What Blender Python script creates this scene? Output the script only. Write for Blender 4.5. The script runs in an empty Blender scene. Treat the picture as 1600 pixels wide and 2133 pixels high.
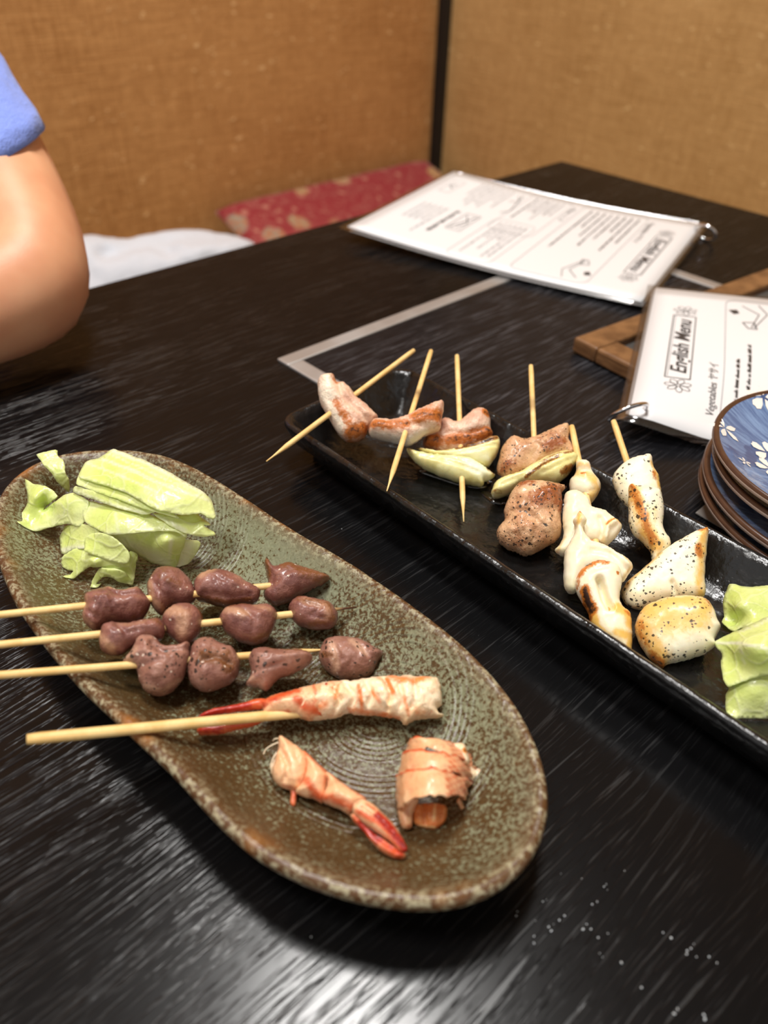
import bpy, bmesh, math, random
import numpy as np
from mathutils import Vector, Matrix, noise as mnoise
from mathutils.bvhtree import BVHTree
from mathutils.geometry import delaunay_2d_cdt

C = bpy.context.scene
COL = C.collection

# ------------------------------------------------------------------ camera
W_, H_, F_ = 1600.0, 2133.0, 1600.0
PITCH, ROLL = 0.674781, 0.032843
TZ = 0.32                 # table top above the floor (low table, people sit on cushions)
CH = 0.25                 # camera above the table top
CAM = np.array([0.0, 0.0, TZ + CH])
_fw = np.array([0, math.cos(PITCH), -math.sin(PITCH)])
_r0 = np.array([1.0, 0, 0]); _u0 = np.cross(_r0, _fw)
_r = math.cos(ROLL) * _r0 + math.sin(ROLL) * _u0
_u = -math.sin(ROLL) * _r0 + math.cos(ROLL) * _u0
cam_d = bpy.data.cameras.new('camera'); cam = bpy.data.objects.new('camera', cam_d); COL.objects.link(cam)
cam.matrix_world = Matrix(((_r[0], _u[0], -_fw[0], CAM[0]), (_r[1], _u[1], -_fw[1], CAM[1]),
                           (_r[2], _u[2], -_fw[2], CAM[2]), (0, 0, 0, 1)))
cam_d.sensor_fit = 'HORIZONTAL'; cam_d.sensor_width = 36.0; cam_d.lens = 36.0 * F_ / W_
cam_d.clip_start = 0.01; cam_d.clip_end = 20
cam_d.dof.use_dof = True; cam_d.dof.focus_distance = 0.345; cam_d.dof.aperture_fstop = 9.2
C.camera = cam

# ------------------------------------------------------------------ world, lamps, exposure
C.view_settings.view_transform = 'Standard'; C.view_settings.look = 'None'
C.view_settings.gamma = 1.0; C.view_settings.exposure = 0.10; C.view_settings.use_curve_mapping = False
wd = bpy.data.worlds.new('room_light'); C.world = wd; wd.use_nodes = True
wd.node_tree.nodes['Background'].inputs[0].default_value = (1.0, 0.985, 0.97, 1)
wd.node_tree.nodes['Background'].inputs[1].default_value = 0.62

def lamp(name, loc, size, power, col=(1, 0.98, 0.95), rot=(0, 0, 0), sy=None):
    l = bpy.data.lights.new(name, 'AREA'); l.energy = power; l.color = col
    l.shape = 'RECTANGLE'; l.size = size; l.size_y = sy or size
    o = bpy.data.objects.new(name, l); COL.objects.link(o); o.location = loc; o.rotation_euler = rot
    return o
lamp('ceiling_light', (-0.05, 0.66, TZ + 1.85), 0.36, 29)
lamp('ceiling_light_side', (-0.62, -0.08, TZ + 1.85), 0.36, 20)

# ------------------------------------------------------------------ helpers: projection of the survey points
def ray(x, y):
    return _fw + _r * ((x - W_ / 2) / F_) - _u * ((y - H_ / 2) / F_)
def P(x, y, h=0.0):
    """world point seen at pixel (x, y) that lies h above the table top"""
    d = ray(x, y); t = (h - CH) / d[2]
    return CAM + d * t
def unit(v): v = np.asarray(v, float); return v / np.linalg.norm(v)
class Crop:
    def __init__(s, ox, oy, k): s.ox, s.oy, s.k = ox, oy, k
    def __call__(s, pts): return [(s.ox + p[0] / s.k, s.oy + p[1] / s.k) + tuple(p[2:]) for p in pts]
CA = Crop(540, 700, 2.2857); CB = Crop(1000, 860, 2.6667); CC = Crop(0, 900, 3.077)
CD = Crop(0, 1120, 1.8824); CE = Crop(380, 1380, 2.3529); CF = Crop(1150, 540, 3.3333); CG = Crop(0, 0, 1.0)
CH8 = Crop(1280, 560, 5.0); CM = Crop(1160, 940, 4.0); CN = Crop(380, 1130, 3.3333)

# ------------------------------------------------------------------ helpers: scene objects
def thing(name, label, cat, loc, group=None):
    o = bpy.data.objects.new(name, None); COL.objects.link(o); o.location = tuple(loc)
    o.empty_display_size = 0.02
    o['label'] = label; o['category'] = cat
    if group: o['group'] = group
    return o
def tag(o, label, cat, group=None, kind=None):
    o['label'] = label; o['category'] = cat
    if group: o['group'] = group
    if kind: o['kind'] = kind
    return o
def wloc(o):
    l = np.zeros(3)
    while o is not None: l += np.array(o.location); o = o.parent
    return l
def mesh_obj(name, V, Fc, mat, parent=None, loc=None, smooth=True, attrs=None, mats=None, fmat=None):
    V = np.asarray(V, float)
    base = wloc(parent) if parent is not None else np.zeros(3)
    if loc is None:
        loc = (V.min(0) + V.max(0)) / 2; loc[2] = V[:, 2].min()
    loc = np.asarray(loc, float)
    me = bpy.data.meshes.new(name)
    me.from_pydata([tuple(v) for v in (V - loc)], [], [tuple(int(i) for i in f) for f in Fc])
    me.update()
    if smooth: me.polygons.foreach_set('use_smooth', [True] * len(me.polygons))
    for k, a in (attrs or {}).items():
        at = me.attributes.new(k, 'FLOAT', 'POINT'); at.data.foreach_set('value', np.asarray(a, dtype=np.float32))
    for m in (mats or [mat]): me.materials.append(m)
    if fmat is not None: me.polygons.foreach_set('material_index', [int(i) for i in fmat])
    o = bpy.data.objects.new(name, me); COL.objects.link(o)
    if parent is not None: o.parent = parent
    o.location = tuple(loc - base)
    return o
def fix_normals(o):
    bm = bmesh.new(); bm.from_mesh(o.data); bmesh.ops.recalc_face_normals(bm, faces=bm.faces); bm.to_mesh(o.data); bm.free()
def box_vf(o, ax, ay, az):
    o, ax, ay, az = (np.asarray(q, float) for q in (o, ax, ay, az))
    V = [o, o + ax, o + ax + ay, o + ay]; V += [v + az for v in V]
    return V, [(3, 2, 1, 0), (4, 5, 6, 7), (0, 1, 5, 4), (1, 2, 6, 5), (2, 3, 7, 6), (3, 0, 4, 7)]
def box(name, o, ax, ay, az, mat, parent=None, bevel=0.0, seg=2):
    V, Fc = box_vf(o, ax, ay, az)
    ob = mesh_obj(name, V, Fc, mat, parent, smooth=bevel > 0); fix_normals(ob)
    if bevel:
        bm = bmesh.new(); bm.from_mesh(ob.data)
        bmesh.ops.bevel(bm, geom=list(bm.edges), offset=bevel, segments=seg, affect='EDGES', profile=0.5)
        for f in bm.faces: f.smooth = False
        bm.to_mesh(ob.data); bm.free()
    return ob
def catmull(pts, n=6, closed=True):
    p = np.asarray(pts, float); N = len(p); out = []
    for i in range(N if closed else N - 1):
        if closed: a, b, c, d = p[i - 1], p[i], p[(i + 1) % N], p[(i + 2) % N]
        else: a, b, c, d = p[max(i - 1, 0)], p[i], p[i + 1], p[min(i + 2, N - 1)]
        for k in range(n):
            t = k / n
            out.append(0.5 * (2 * b + (c - a) * t + (2 * a - 5 * b + 4 * c - d) * t * t + (3 * b - a - 3 * c + d) * t ** 3))
    if not closed: out.append(p[-1])
    return np.array(out)
def resample(p, step, closed=True):
    q = np.vstack([p, p[:1]]) if closed else p
    s = np.concatenate([[0], np.cumsum(np.linalg.norm(np.diff(q[:, :2], axis=0), axis=1))])
    n = max(8, int(round(s[-1] / step))); t = np.linspace(0, s[-1], n + 1)
    if closed: t = t[:-1]
    return np.stack([np.interp(t, s, q[:, k]) for k in range(q.shape[1])], 1)
def seg_dist(pts, poly, closed=True):
    a = poly; b = np.roll(poly, -1, 0)
    if not closed: a, b = a[:-1], b[:-1]
    d = b - a; L = (d ** 2).sum(1) + 1e-12
    out = np.full(len(pts), 1e9)
    for i in range(len(a)):
        t = np.clip(((pts - a[i]) @ d[i]) / L[i], 0, 1)
        out = np.minimum(out, np.linalg.norm(pts - a[i] - t[:, None] * d[i], axis=1))
    return out
def inside(pts, poly):
    x, y = pts[:, 0], pts[:, 1]; r = np.zeros(len(pts), bool); n = len(poly); j = n - 1
    for i in range(n):
        xi, yi = poly[i]; xj, yj = poly[j]
        c = ((yi > y) != (yj > y)) & (x < (xj - xi) * (y - yi) / ((yj - yi) + 1e-12) + xi)
        r ^= c; j = i
    return r
def triangulate(poly, step, seed=0, extra=None):
    """points on and inside a closed outline, triangulated; returns 2-D points, faces, number of outline points"""
    rng = np.random.RandomState(seed)
    lo, hi = poly.min(0), poly.max(0)
    gx = np.arange(lo[0], hi[0], step); gy = np.arange(lo[1], hi[1], step * 0.87)
    g = np.array([(x + (step / 2 if j % 2 else 0), y) for j, y in enumerate(gy) for x in gx])
    if len(g):
        g = g + rng.uniform(-.12, .12, g.shape) * step
        g = g[inside(g, poly)]; g = g[seg_dist(g, poly) > step * 0.45] if len(g) else g
    pts = np.vstack([poly, g]) if len(g) else poly
    n = len(poly)
    v, e, f, *_ = delaunay_2d_cdt([Vector((p[0], -p[1])) for p in pts], [(i, (i + 1) % n) for i in range(n)], [], 1, 1e-6)
    q = np.array([(a.x, -a.y) for a in v])
    return q, [tuple(a) for a in f], n
def stroke_mask(pts, strokes, crop, widen=1.0):
    m = np.zeros(len(pts))
    for (pl, r, s) in strokes or []:
        pl = np.array([q[:2] for q in crop(pl)], float); r = r / crop.k * widen
        d = seg_dist(pts, pl, False) if len(pl) > 1 else np.linalg.norm(pts - pl[0], axis=1)
        t = np.clip(1 - d / r, 0, 1); m = np.maximum(m, s * t * t * (3 - 2 * t))
    return m
def fbm(p, f, seed=0, oct=3):
    s = 0; a = 1; tot = 0; q = Vector((p[0] + seed * 1.37, p[1] - seed * 0.71, p[2] + seed * 2.13)) * f
    for _ in range(oct):
        s += a * mnoise.noise(q); tot += a; q = q * 2.03; a *= .5
    return s / tot

SURF = {}
def take_surface(key, ob):
    l = np.array(ob.location); SURF[key] = BVHTree.FromPolygons([Vector(np.array(v.co[:]) + l) for v in ob.data.vertices], [tuple(p.vertices) for p in ob.data.polygons])
def clampz(V, floor, add=.0002):
    if isinstance(floor, str):
        bv = SURF[floor]
        for i in range(len(V)):
            h = bv.ray_cast(Vector((V[i, 0], V[i, 1], TZ + .3)), Vector((0, 0, -1)))[0]
            if h is not None: V[i, 2] = max(V[i, 2], h.z + add)
    elif floor is not None: V[:, 2] = np.maximum(V[:, 2], TZ + floor + add)
    return V
def blob(name, crop, outline, hc, T, mat, parent=None, Tb=None, tilt=.35, w=None, lump=.0007, freq=110, floor=None,
         step=4.0, jag=1.0, char=None, tint=None, dents=None, seed=1, sub=5, edge_char=0.0, prof=.5, grad=(0, 0), loc=None):
    """solid piece with real thickness: an outline laid in a plane through its own centre and swelled on both sides"""
    Tb = T if Tb is None else Tb
    o = np.array([q[:2] for q in crop(outline)], float)
    poly = resample(catmull(o, sub), step)
    if jag: poly = poly + jag * np.array([(fbm((p[0] / 20, p[1] / 20, 0), 1.0, seed) + .6 * fbm((p[0] / 7, p[1] / 7, 3), 1.0, seed), fbm((p[0] / 20, p[1] / 20, 7), 1.0, seed) + .6 * fbm((p[0] / 7, p[1] / 7, 9), 1.0, seed)) for p in poly]) * 2.2
    q, fc, n = triangulate(poly, step, seed)
    c = poly.mean(0); O = P(c[0], c[1], hc); vd = unit(CAM - O)
    nn = unit((1 - tilt) * vd + tilt * np.array([0, 0, 1.0]))
    if grad != (0, 0): nn = unit(nn + np.array([grad[0], grad[1], 0]))
    dep = (O - CAM) @ _fw; m = dep / F_
    d = seg_dist(q, poly) * m; d[:n] = 0
    w = w or max(T, 1e-4) * 1.15
    pr = (1 - (1 - np.clip(d / w, 0, 1)) ** 2) ** prof
    R = np.array([ray(*a) for a in q]); t = ((O - CAM) @ nn) / (R @ nn); B = CAM + R * t[:, None]
    dn = stroke_mask(q, [(a[0], a[1], a[2]) for a in dents if a[2] > 0], crop) - stroke_mask(q, [(a[0], a[1], -a[2]) for a in dents if a[2] < 0], crop) if dents else np.zeros(len(q))
    nz = np.array([fbm(b, freq, seed) + .45 * fbm(b, freq * 4.3, seed + 5, 2) for b in B]); nz2 = np.array([fbm(b, freq * .8, seed + 9) for b in B])
    inn = np.clip(d / (w * .4), 0, 1)
    top = B + nn * (T * pr + (lump * nz - dn) * inn)[:, None]
    bot = B - nn * (Tb * pr + lump * nz2 * inn)[:, None]
    V = list(top); bi = {}
    for i in range(len(q)):
        if d[i] <= 1e-9: bi[i] = i
        else: bi[i] = len(V); V.append(bot[i])
    V = np.array(V)
    Fc = [tuple(f) for f in fc] + [(bi[f[2]], bi[f[1]], bi[f[0]]) for f in fc]
    idx = list(range(len(q))) + [i for i in range(len(q)) if d[i] > 1e-9]
    ch = stroke_mask(q, char, crop, 1.5); ti = stroke_mask(q, tint, crop, 1.3)
    ed = np.clip(1 - d / (w * .9), 0, 1); ch = np.maximum(ch, ed * edge_char)
    V = clampz(V, floor)
    A = {'char': ch[idx], 'tint': ti[idx], 'edge': ed[idx]}
    ob = mesh_obj(name, V, Fc, mat, parent, attrs=A, loc=loc); fix_normals(ob)
    return ob

def tps(ctrl, q):
    c = np.asarray(ctrl, float); X = c[:, :2] / 100.0; n = len(X)
    def U(r2): return np.where(r2 > 0, r2 * np.log(r2 + 1e-12), 0)
    K = U(((X[:, None] - X[None]) ** 2).sum(2)) + np.eye(n) * 0.01
    Pm = np.c_[np.ones(n), X]
    A = np.block([[K, Pm], [Pm.T, np.zeros((3, 3))]])
    s = np.linalg.solve(A, np.concatenate([c[:, 2], np.zeros(3)]))
    Q = np.asarray(q) / 100.0
    return U(((Q[:, None] - X[None]) ** 2).sum(2)) @ s[:n] + np.c_[np.ones(len(Q)), Q] @ s[n:]
def sheet(name, crop, outline, mat, parent=None, inner=(), th=.0006, ripple=.0004, rf=80, seed=1, step=5.0, tint=None, char=None,
          floor=None, loc=None, sub=3, jag=0.0):
    """thin leaf-like piece; every outline point has its own height (third value, metres above the table)"""
    ctrl = np.array(crop(outline) + crop(list(inner)), float)
    o = np.array([c[:2] for c in crop(outline)], float)
    poly = resample(.55 * catmull(o, 6) + .45 * np.repeat(o, 6, 0) * 0 + .45 * np.vstack([o[i] + (o[(i + 1) % len(o)] - o[i]) * k / 6 for i in range(len(o)) for k in range(6)]), step)
    poly = poly + np.array([(fbm((p[0] / 9, p[1] / 9, 0), 1., seed), fbm((p[0] / 9, p[1] / 9, 5), 1., seed)) for p in poly]) * (2.2 + 3 * jag)
    q, fc, n = triangulate(poly, step, seed)
    h = tps(ctrl, q)
    B = np.array([P(a[0], a[1], b) for a, b in zip(q, h)])
    vd = unit(CAM - B.mean(0))
    N = np.zeros_like(B)
    f = np.array(fc); fn = np.cross(B[f[:, 1]] - B[f[:, 0]], B[f[:, 2]] - B[f[:, 0]])
    if (fn.sum(0) @ vd) < 0: f = f[:, ::-1]; fn = -fn
    for k in range(3): np.add.at(N, f[:, k], fn)
    N /= np.linalg.norm(N, axis=1)[:, None] + 1e-12
    nz = np.array([fbm(b, rf, seed) for b in B])
    B = B + N * (ripple * nz)[:, None]
    V = np.vstack([B, B - N * th]); m = len(B)
    V[:m] = clampz(V[:m], floor, .0003 + th); V[m:] = clampz(V[m:], floor, .0003)
    Fc = [tuple(a) for a in f] + [(a[2] + m, a[1] + m, a[0] + m) for a in f] + [(i, i + m, (i + 1) % n + m, (i + 1) % n) for i in range(n)]
    d = seg_dist(q, poly)
    A = {'char': np.tile(stroke_mask(q, char, crop), 2), 'tint': np.tile(stroke_mask(q, tint, crop), 2), 'edge': np.tile(np.clip(1 - d / 12, 0, 1), 2)}
    ob = mesh_obj(name, V, Fc, mat, parent, attrs=A, loc=loc); fix_normals(ob)
    return ob
def frame_of(t):
    t = unit(t); a = np.array([0, 0, 1.0]) if abs(t[2]) < .9 else np.array([1.0, 0, 0])
    x = unit(np.cross(a, t)); return x, np.cross(t, x)
def tube(name, pts, radii, mat, parent=None, seg=12, caps=True, attrs=None, loc=None, flat=1.0):
    pts = np.asarray(pts, float); radii = np.broadcast_to(np.asarray(radii, float), (len(pts),))
    V, Fc, A = [], [], []
    x = y = None
    for i, p in enumerate(pts):
        t = unit(pts[min(i + 1, len(pts) - 1)] - pts[max(i - 1, 0)])
        if x is None: x, y = frame_of(t)
        else: x = unit(x - t * (x @ t)); y = np.cross(t, x)
        for k in range(seg):
            a = 2 * math.pi * k / seg; V.append(p + radii[i] * (math.cos(a) * x + flat * math.sin(a) * y)); A.append(attrs[i] if attrs is not None else 0)
    for i in range(len(pts) - 1):
        for k in range(seg):
            k2 = (k + 1) % seg; Fc.append((i * seg + k, i * seg + k2, (i + 1) * seg + k2, (i + 1) * seg + k))
    if caps:
        Fc.append(tuple(range(seg))[::-1]); Fc.append(tuple((len(pts) - 1) * seg + k for k in range(seg)))
    ob = mesh_obj(name, V, Fc, mat, parent, attrs={'char': A}, loc=loc); fix_normals(ob)
    return ob
def stick(a, b, parent, r=.00145, tip=True, burn=(), rough_end=0):
    """bamboo skewer from a (blunt end) to b (pointed when tip)"""
    a, b = np.asarray(a, float), np.asarray(b, float); L = np.linalg.norm(b - a); n = 26
    t = np.linspace(0, 1, n); pts = a + (b - a) * t[:, None]
    rr = np.full(n, r); rr[0] *= .86
    if tip: rr = rr * np.clip((1 - t) * L / .016, .22, 1)
    else: rr[-1] *= .85
    ch = np.zeros(n)
    for (c, wd_, s) in burn: ch = np.maximum(ch, s * np.clip(1 - abs(t - c) / wd_, 0, 1))
    return tube('stick', pts, rr, M['bamboo'], parent, attrs=ch)

# ------------------------------------------------------------------ helpers: materials
def S(r, g, b):
    f = lambda c: (c / 255 / 12.92) if c <= 10.3 else ((c / 255 + .055) / 1.055) ** 2.4
    return (f(r), f(g), f(b), 1.0)
M = {}
class NT:
    def __init__(s, name):
        s.m = bpy.data.materials.new(name); s.m.use_nodes = True; s.t = s.m.node_tree
        s.b = s.t.nodes['Principled BSDF']; s.tc = s.t.nodes.new('ShaderNodeTexCoord'); M[name] = s.m
    def put(s, sock, v):
        if isinstance(v, bpy.types.NodeSocket): s.t.links.new(v, sock)
        elif isinstance(v, (tuple, list)) and len(v) == 3 and sock.type == 'RGBA': sock.default_value = tuple(v) + (1,)
        else: sock.default_value = v
    def n(s, typ, out=0, props=None, **kw):
        nd = s.t.nodes.new('ShaderNode' + typ)
        for k, v in (props or {}).items(): setattr(nd, k, v)
        for k, v in kw.items(): s.put(nd.inputs[int(k[1:])] if k[0] == '_' else nd.inputs[k.replace('_', ' ')], v)
        return nd.outputs[out]
    def obj(s): return s.tc.outputs['Object']
    def map(s, v, scale=(1, 1, 1), rot=(0, 0, 0), loc=(0, 0, 0)): return s.n('Mapping', Vector=v, Scale=scale, Rotation=rot, Location=loc)
    def noise(s, v, scale, detail=3, rough=.5, dist=0, out=0): return s.n('TexNoise', out, Vector=v, Scale=scale, Detail=detail, Roughness=rough, Distortion=dist)
    def vor(s, v, scale, out=0, **kw): return s.n('TexVoronoi', out, Vector=v, Scale=scale, **kw)
    def mr(s, v, a, b, c=0., d=1., smooth=True):
        return s.n('MapRange', 0, {'interpolation_type': 'SMOOTHSTEP' if smooth else 'LINEAR'}, Value=v, From_Min=a, From_Max=b, To_Min=c, To_Max=d)
    def math(s, op, a, b=0.0, clamp=False): return s.n('Math', 0, {'operation': op, 'use_clamp': clamp}, _0=a, _1=b)
    def mix(s, f, a, b, blend='MIX'): return s.n('Mix', 2, {'data_type': 'RGBA', 'blend_type': blend}, _0=f, _6=a, _7=b)
    def attr(s, name): return s.n('Attribute', 2, {'attribute_name': name})
    def bump(s, h, strength, dist, nrm=None):
        kw = dict(Height=h, Strength=strength, Distance=dist)
        if nrm is not None: kw['Normal'] = nrm
        return s.n('Bump', 0, **kw)
    def out(s, **kw):
        for k, v in kw.items(): s.put(s.b.inputs[k.replace('_', ' ')], v)
        return s.m
def plain(name, col, rough=.5, **kw):
    t = NT(name); t.out(Base_Color=col, Roughness=rough, **kw); return t

TABLE_ANG = 0.781729   # heading of the table's long axis minus 90 degrees comes from its own edges below
def make_materials():
    va = math.atan2(0.69608, 0.71797)            # long axis of the table
    # black stained oak, and the greyer cover panel with paler grain lines
    for nm, k0, k1, kl in (('black_oak', S(8, 8, 9), S(13, 13, 14), S(24, 24, 25)), ('cover_oak', S(17, 17, 19), S(27, 27, 30), S(66, 66, 70))):
     t = NT(nm); o = t.obj(); g = t.n('VectorRotate', 0, {'rotation_type': 'Z_AXIS'}, Vector=o, Angle=-va)
     wob = t.noise(t.map(g, (3, 10, 1)), 1.0, 2)
     g2 = t.n('VectorMath', 0, {'operation': 'ADD'}, _0=g, _1=t.n('CombineXYZ', 0, X=0.0, Y=t.math('MULTIPLY', t.math('SUBTRACT', wob, .5), .03), Z=0.0))
     pore = t.noise(t.map(g2, (24, 560, 1)), 1.0, 3, .55)
     pore2 = t.noise(t.map(g2, (38, 1150, 1)), 1.0, 2, .5)
     band = t.noise(t.map(g2, (3, 30, 1)), 1.0, 3, .5)
     line = t.math('MAXIMUM', t.mr(pore, .54, .64), t.math('MULTIPLY', t.mr(pore2, .56, .68), .6))
     line = t.math('MULTIPLY', line, t.mr(band, .34, .60, .25, 1.0))
     h = t.math('ADD', t.math('MULTIPLY', t.math('SUBTRACT', 1.0, line), .9), t.math('MULTIPLY', band, .5))
     col = t.mix(line, t.mix(band, k0, k1), kl)
     bn = t.bump(h, .45, .0005)
     df = t.t.nodes.new('ShaderNodeBsdfDiffuse'); t.put(df.inputs['Color'], col)
     gs = t.t.nodes.new('ShaderNodeBsdfGlossy'); t.put(gs.inputs['Roughness'], t.mr(line, 0, 1, .20, .32)); t.put(gs.inputs['Normal'], bn)
     fr_ = t.n('Fresnel', 0, IOR=1.35, Normal=bn); fac = t.math('ADD', t.math('MULTIPLY', fr_, .40), t.mr(line, 0, 1, .020, .040))
     ms = t.t.nodes.new('ShaderNodeMixShader'); t.put(ms.inputs[0], fac); t.t.links.new(df.outputs[0], ms.inputs[1]); t.t.links.new(gs.outputs[0], ms.inputs[2])
     t.t.links.new(ms.outputs[0], t.t.nodes['Material Output'].inputs[0])
    # burlap wall cloth
    for nm, ca, cb, cc in (('burlap_left', S(208, 154, 96), S(156, 104, 54), S(238, 196, 140)), ('burlap_right', S(206, 164, 108), S(162, 120, 68), S(226, 190, 134))):
        t = NT(nm); o = t.tc.outputs['Generated'] ; o = t.obj()
        uv = t.n('SeparateXYZ', 0, Vector=o)
        nx = t.noise(t.map(o, (650, 650, 9)), 1.0, 3, .6); nzv = t.noise(t.map(o, (9, 9, 700)), 1.0, 3, .6)
        sl = t.noise(t.map(o, (60, 60, 60)), 1.0, 3, .6); big = t.noise(o, 5.0, 4, .6)
        slub = t.noise(t.map(o, (55, 55, 110)), 1.0, 2, .5)
        w1 = t.mix(t.mr(nx, .35, .65), ca, cb); w2 = t.mix(t.mr(nzv, .35, .65), ca, cb)
        col = t.mix(.5, w1, w2); col = t.mix(t.math('MULTIPLY', t.mr(sl, .35, .75), .5), col, cb)
        col = t.mix(t.math('MULTIPLY', t.mr(big, .3, .7), .35), col, ca)
        col = t.mix(t.math('MULTIPLY', t.mr(slub, .66, .73), .75), col, cc)
        h = t.math('ADD', t.math('ADD', nx, nzv), t.math('MULTIPLY', slub, 1.5))
        t.out(Base_Color=col, Roughness=.8, Specular_IOR_Level=.2, Normal=t.bump(h, .5, .002))
    plain('black_wood', S(16, 14, 13), .5)
    t = NT('tatami'); o = t.obj(); a = t.noise(t.map(o, (300, 6, 1)), 1.0, 3)
    t.out(Base_Color=t.mix(a, S(120, 100, 60), S(150, 128, 84)), Roughness=.8)
    plain('ceiling_paint', S(176, 170, 162), .9)
    # brushed steel
    t = NT('steel'); a = t.noise(t.map(t.obj(), (30, 30, 30)), 1.0, 3)
    t.out(Base_Color=S(182, 180, 178), Metallic=.85, Roughness=t.mr(a, .3, .7, .46, .58))
    plain('chrome', S(220, 220, 222), .12, Metallic=1.0)
    # bamboo
    t = NT('bamboo'); o = t.obj(); a = t.noise(o, 900, 2); b = t.noise(o, 120, 3)
    c = t.mix(t.mr(b, .35, .65), S(246, 214, 148), S(234, 194, 122)); c = t.mix(t.math('MULTIPLY', a, .35), c, S(205, 155, 84))
    c = t.mix(t.attr('char'), c, S(78, 44, 22))
    t.out(Base_Color=c, Roughness=.5, Subsurface_Weight=.1, Subsurface_Radius=(.002, .001, .0005), Subsurface_Scale=1.0, Normal=t.bump(a, .15, .0003))
    # speckled stoneware glaze
    t = NT('stoneware'); o = t.obj()
    big = t.noise(o, 14, 3, .5); sp = t.noise(o, 640, 5, .66, .3); sp2 = t.noise(o, 900, 2, .5)
    zone = t.attr('zone')
    f = t.math('ADD', t.math('MULTIPLY', t.math('SUBTRACT', sp, .5), 2.3), t.math('ADD', t.math('MULTIPLY', t.math('SUBTRACT', big, .5), .9), zone))
    f = t.mr(f, -.12, .20)
    brown = t.mix(sp2, S(62, 46, 25), S(94, 71, 42)); green = t.mix(sp2, S(104, 106, 80), S(150, 152, 124))
    col = t.mix(f, brown, green)
    rim = t.attr('rim'); rs = t.noise(o, 480, 4, .65)
    rc = t.mix(t.mr(rs, .46, .62), S(90, 60, 34), S(164, 154, 124)); rc = t.mix(t.mr(t.noise(o, 45, 2), .55, .7), rc, S(150, 96, 44))
    col = t.mix(rim, col, rc)
    sx = t.n('SeparateXYZ', 0, Vector=o); sy = t.n('SeparateXYZ', 1, Vector=o)
    hs = None
    for (cx, cy, bands) in RINGS:
        dd = t.math('SQRT', t.math('ADD', t.math('POWER', t.math('SUBTRACT', sx, cx), 2.0), t.math('POWER', t.math('SUBTRACT', sy, cy), 2.0)))
        wv = t.math('SINE', t.math('MULTIPLY', dd, 2 * math.pi / .0021))
        for (a, b) in bands:
            k = t.math('MULTIPLY', t.mr(dd, a, a + .0012), t.math('SUBTRACT', 1.0, t.mr(dd, b, b + .0012)))
            k = t.math('MULTIPLY', k, wv); hs = k if hs is None else t.math('ADD', hs, k)
    hs = t.math('MULTIPLY', hs, t.math('SUBTRACT', 1.0, t.attr('rim')))
    n1 = t.bump(hs, .26, .0008); n2 = t.bump(t.math('ADD', t.noise(o, 300, 4, .6), t.math('MULTIPLY', t.noise(o, 110, 2), 1.5)), .42, .0008, n1)
    t.out(Base_Color=col, Roughness=t.mr(sp, .35, .65, .26, .40), Normal=n2, Coat_Weight=.0, Specular_IOR_Level=.40)
    # black glaze of the long tray
    t = NT('black_glaze'); o = t.obj(); a = t.noise(o, 320, 4, .6); b = t.noise(o, 70, 3, .5); c_ = t.noise(o, 150, 3)
    hh = t.math('ADD', t.math('MULTIPLY', a, .45), t.math('ADD', t.math('MULTIPLY', b, 2.6), t.math('MULTIPLY', c_, 1.0)))
    t.out(Base_Color=t.mix(a, S(12, 12, 12), S(24, 23, 23)), Roughness=t.mr(t.noise(o, 90, 3), .3, .7, .15, .32), Specular_IOR_Level=.6, Normal=t.bump(hh, .55, .0010))
    # foods
    def food(name, c1, c2, tint, brown, dark, rough=.36, sss=.15, rad=(.004, .002, .001), pep=0., ns=90, bs=500, bst=.3, bd=.0008, pcol=S(38, 28, 20), coat=.15, salt=0., mot=.35, fib=0.):
        t = NT(name); o = t.obj(); lo = t.noise(o, ns, 4, .6); fi = t.noise(o, bs, 4, .65); mid = t.noise(o, ns * 2.6, 5, .65, .3)
        c = t.mix(t.mr(lo, .35, .65), c1, c2)
        c = t.mix(t.math('MULTIPLY', t.mr(mid, .54, .70), mot), c, t.mix(.5, c2, dark)); c = t.mix(t.math('MULTIPLY', t.mr(mid, .46, .30), mot), c, t.mix(.55, c1, tint))
        mn = t.math('SUBTRACT', t.noise(o, 240, 6, .7, .6), .5)
        tn = t.mr(t.math('ADD', t.attr('tint'), t.math('MULTIPLY', mn, 1.3)), .12, 1.0)
        c = t.mix(t.math('MULTIPLY', tn, t.mr(t.attr('tint'), 0.02, .25)), c, tint)
        ca = t.math('ADD', t.attr('char'), t.math('MULTIPLY', t.math('SUBTRACT', t.noise(o, 420, 6, .72, .5), .5), 1.5))
        has = t.mr(t.attr('char'), .03, .25)
        c = t.mix(t.math('MULTIPLY', t.mr(ca, .10, .60), has), c, brown)
        c = t.mix(t.math('MULTIPLY', t.mr(ca, .66, 1.0), has), c, dark)
        wj = t.n('VectorMath', 0, {'operation': 'ADD'}, _0=o, _1=t.n('VectorMath', 0, {'operation': 'SCALE'}, _0=t.noise(o, 900, 2, out=1), Scale=.0012))
        if pep:
            for sc, th in ((430, .42), (760, .46)):
                vd = t.vor(wj, sc); vc = t.vor(wj, sc, 1); r = t.n('SeparateColor', 0, Color=vc); g = t.n('SeparateColor', 1, Color=vc)
                k = t.math('LESS_THAN', vd, t.math('MULTIPLY', g, th)); den = t.math('MULTIPLY', t.mr(t.noise(o, 95, 3), .34, .62), pep)
                k = t.math('MULTIPLY', k, t.math('LESS_THAN', r, den)); c = t.mix(t.math('MULTIPLY', k, .9), c, pcol)
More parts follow.
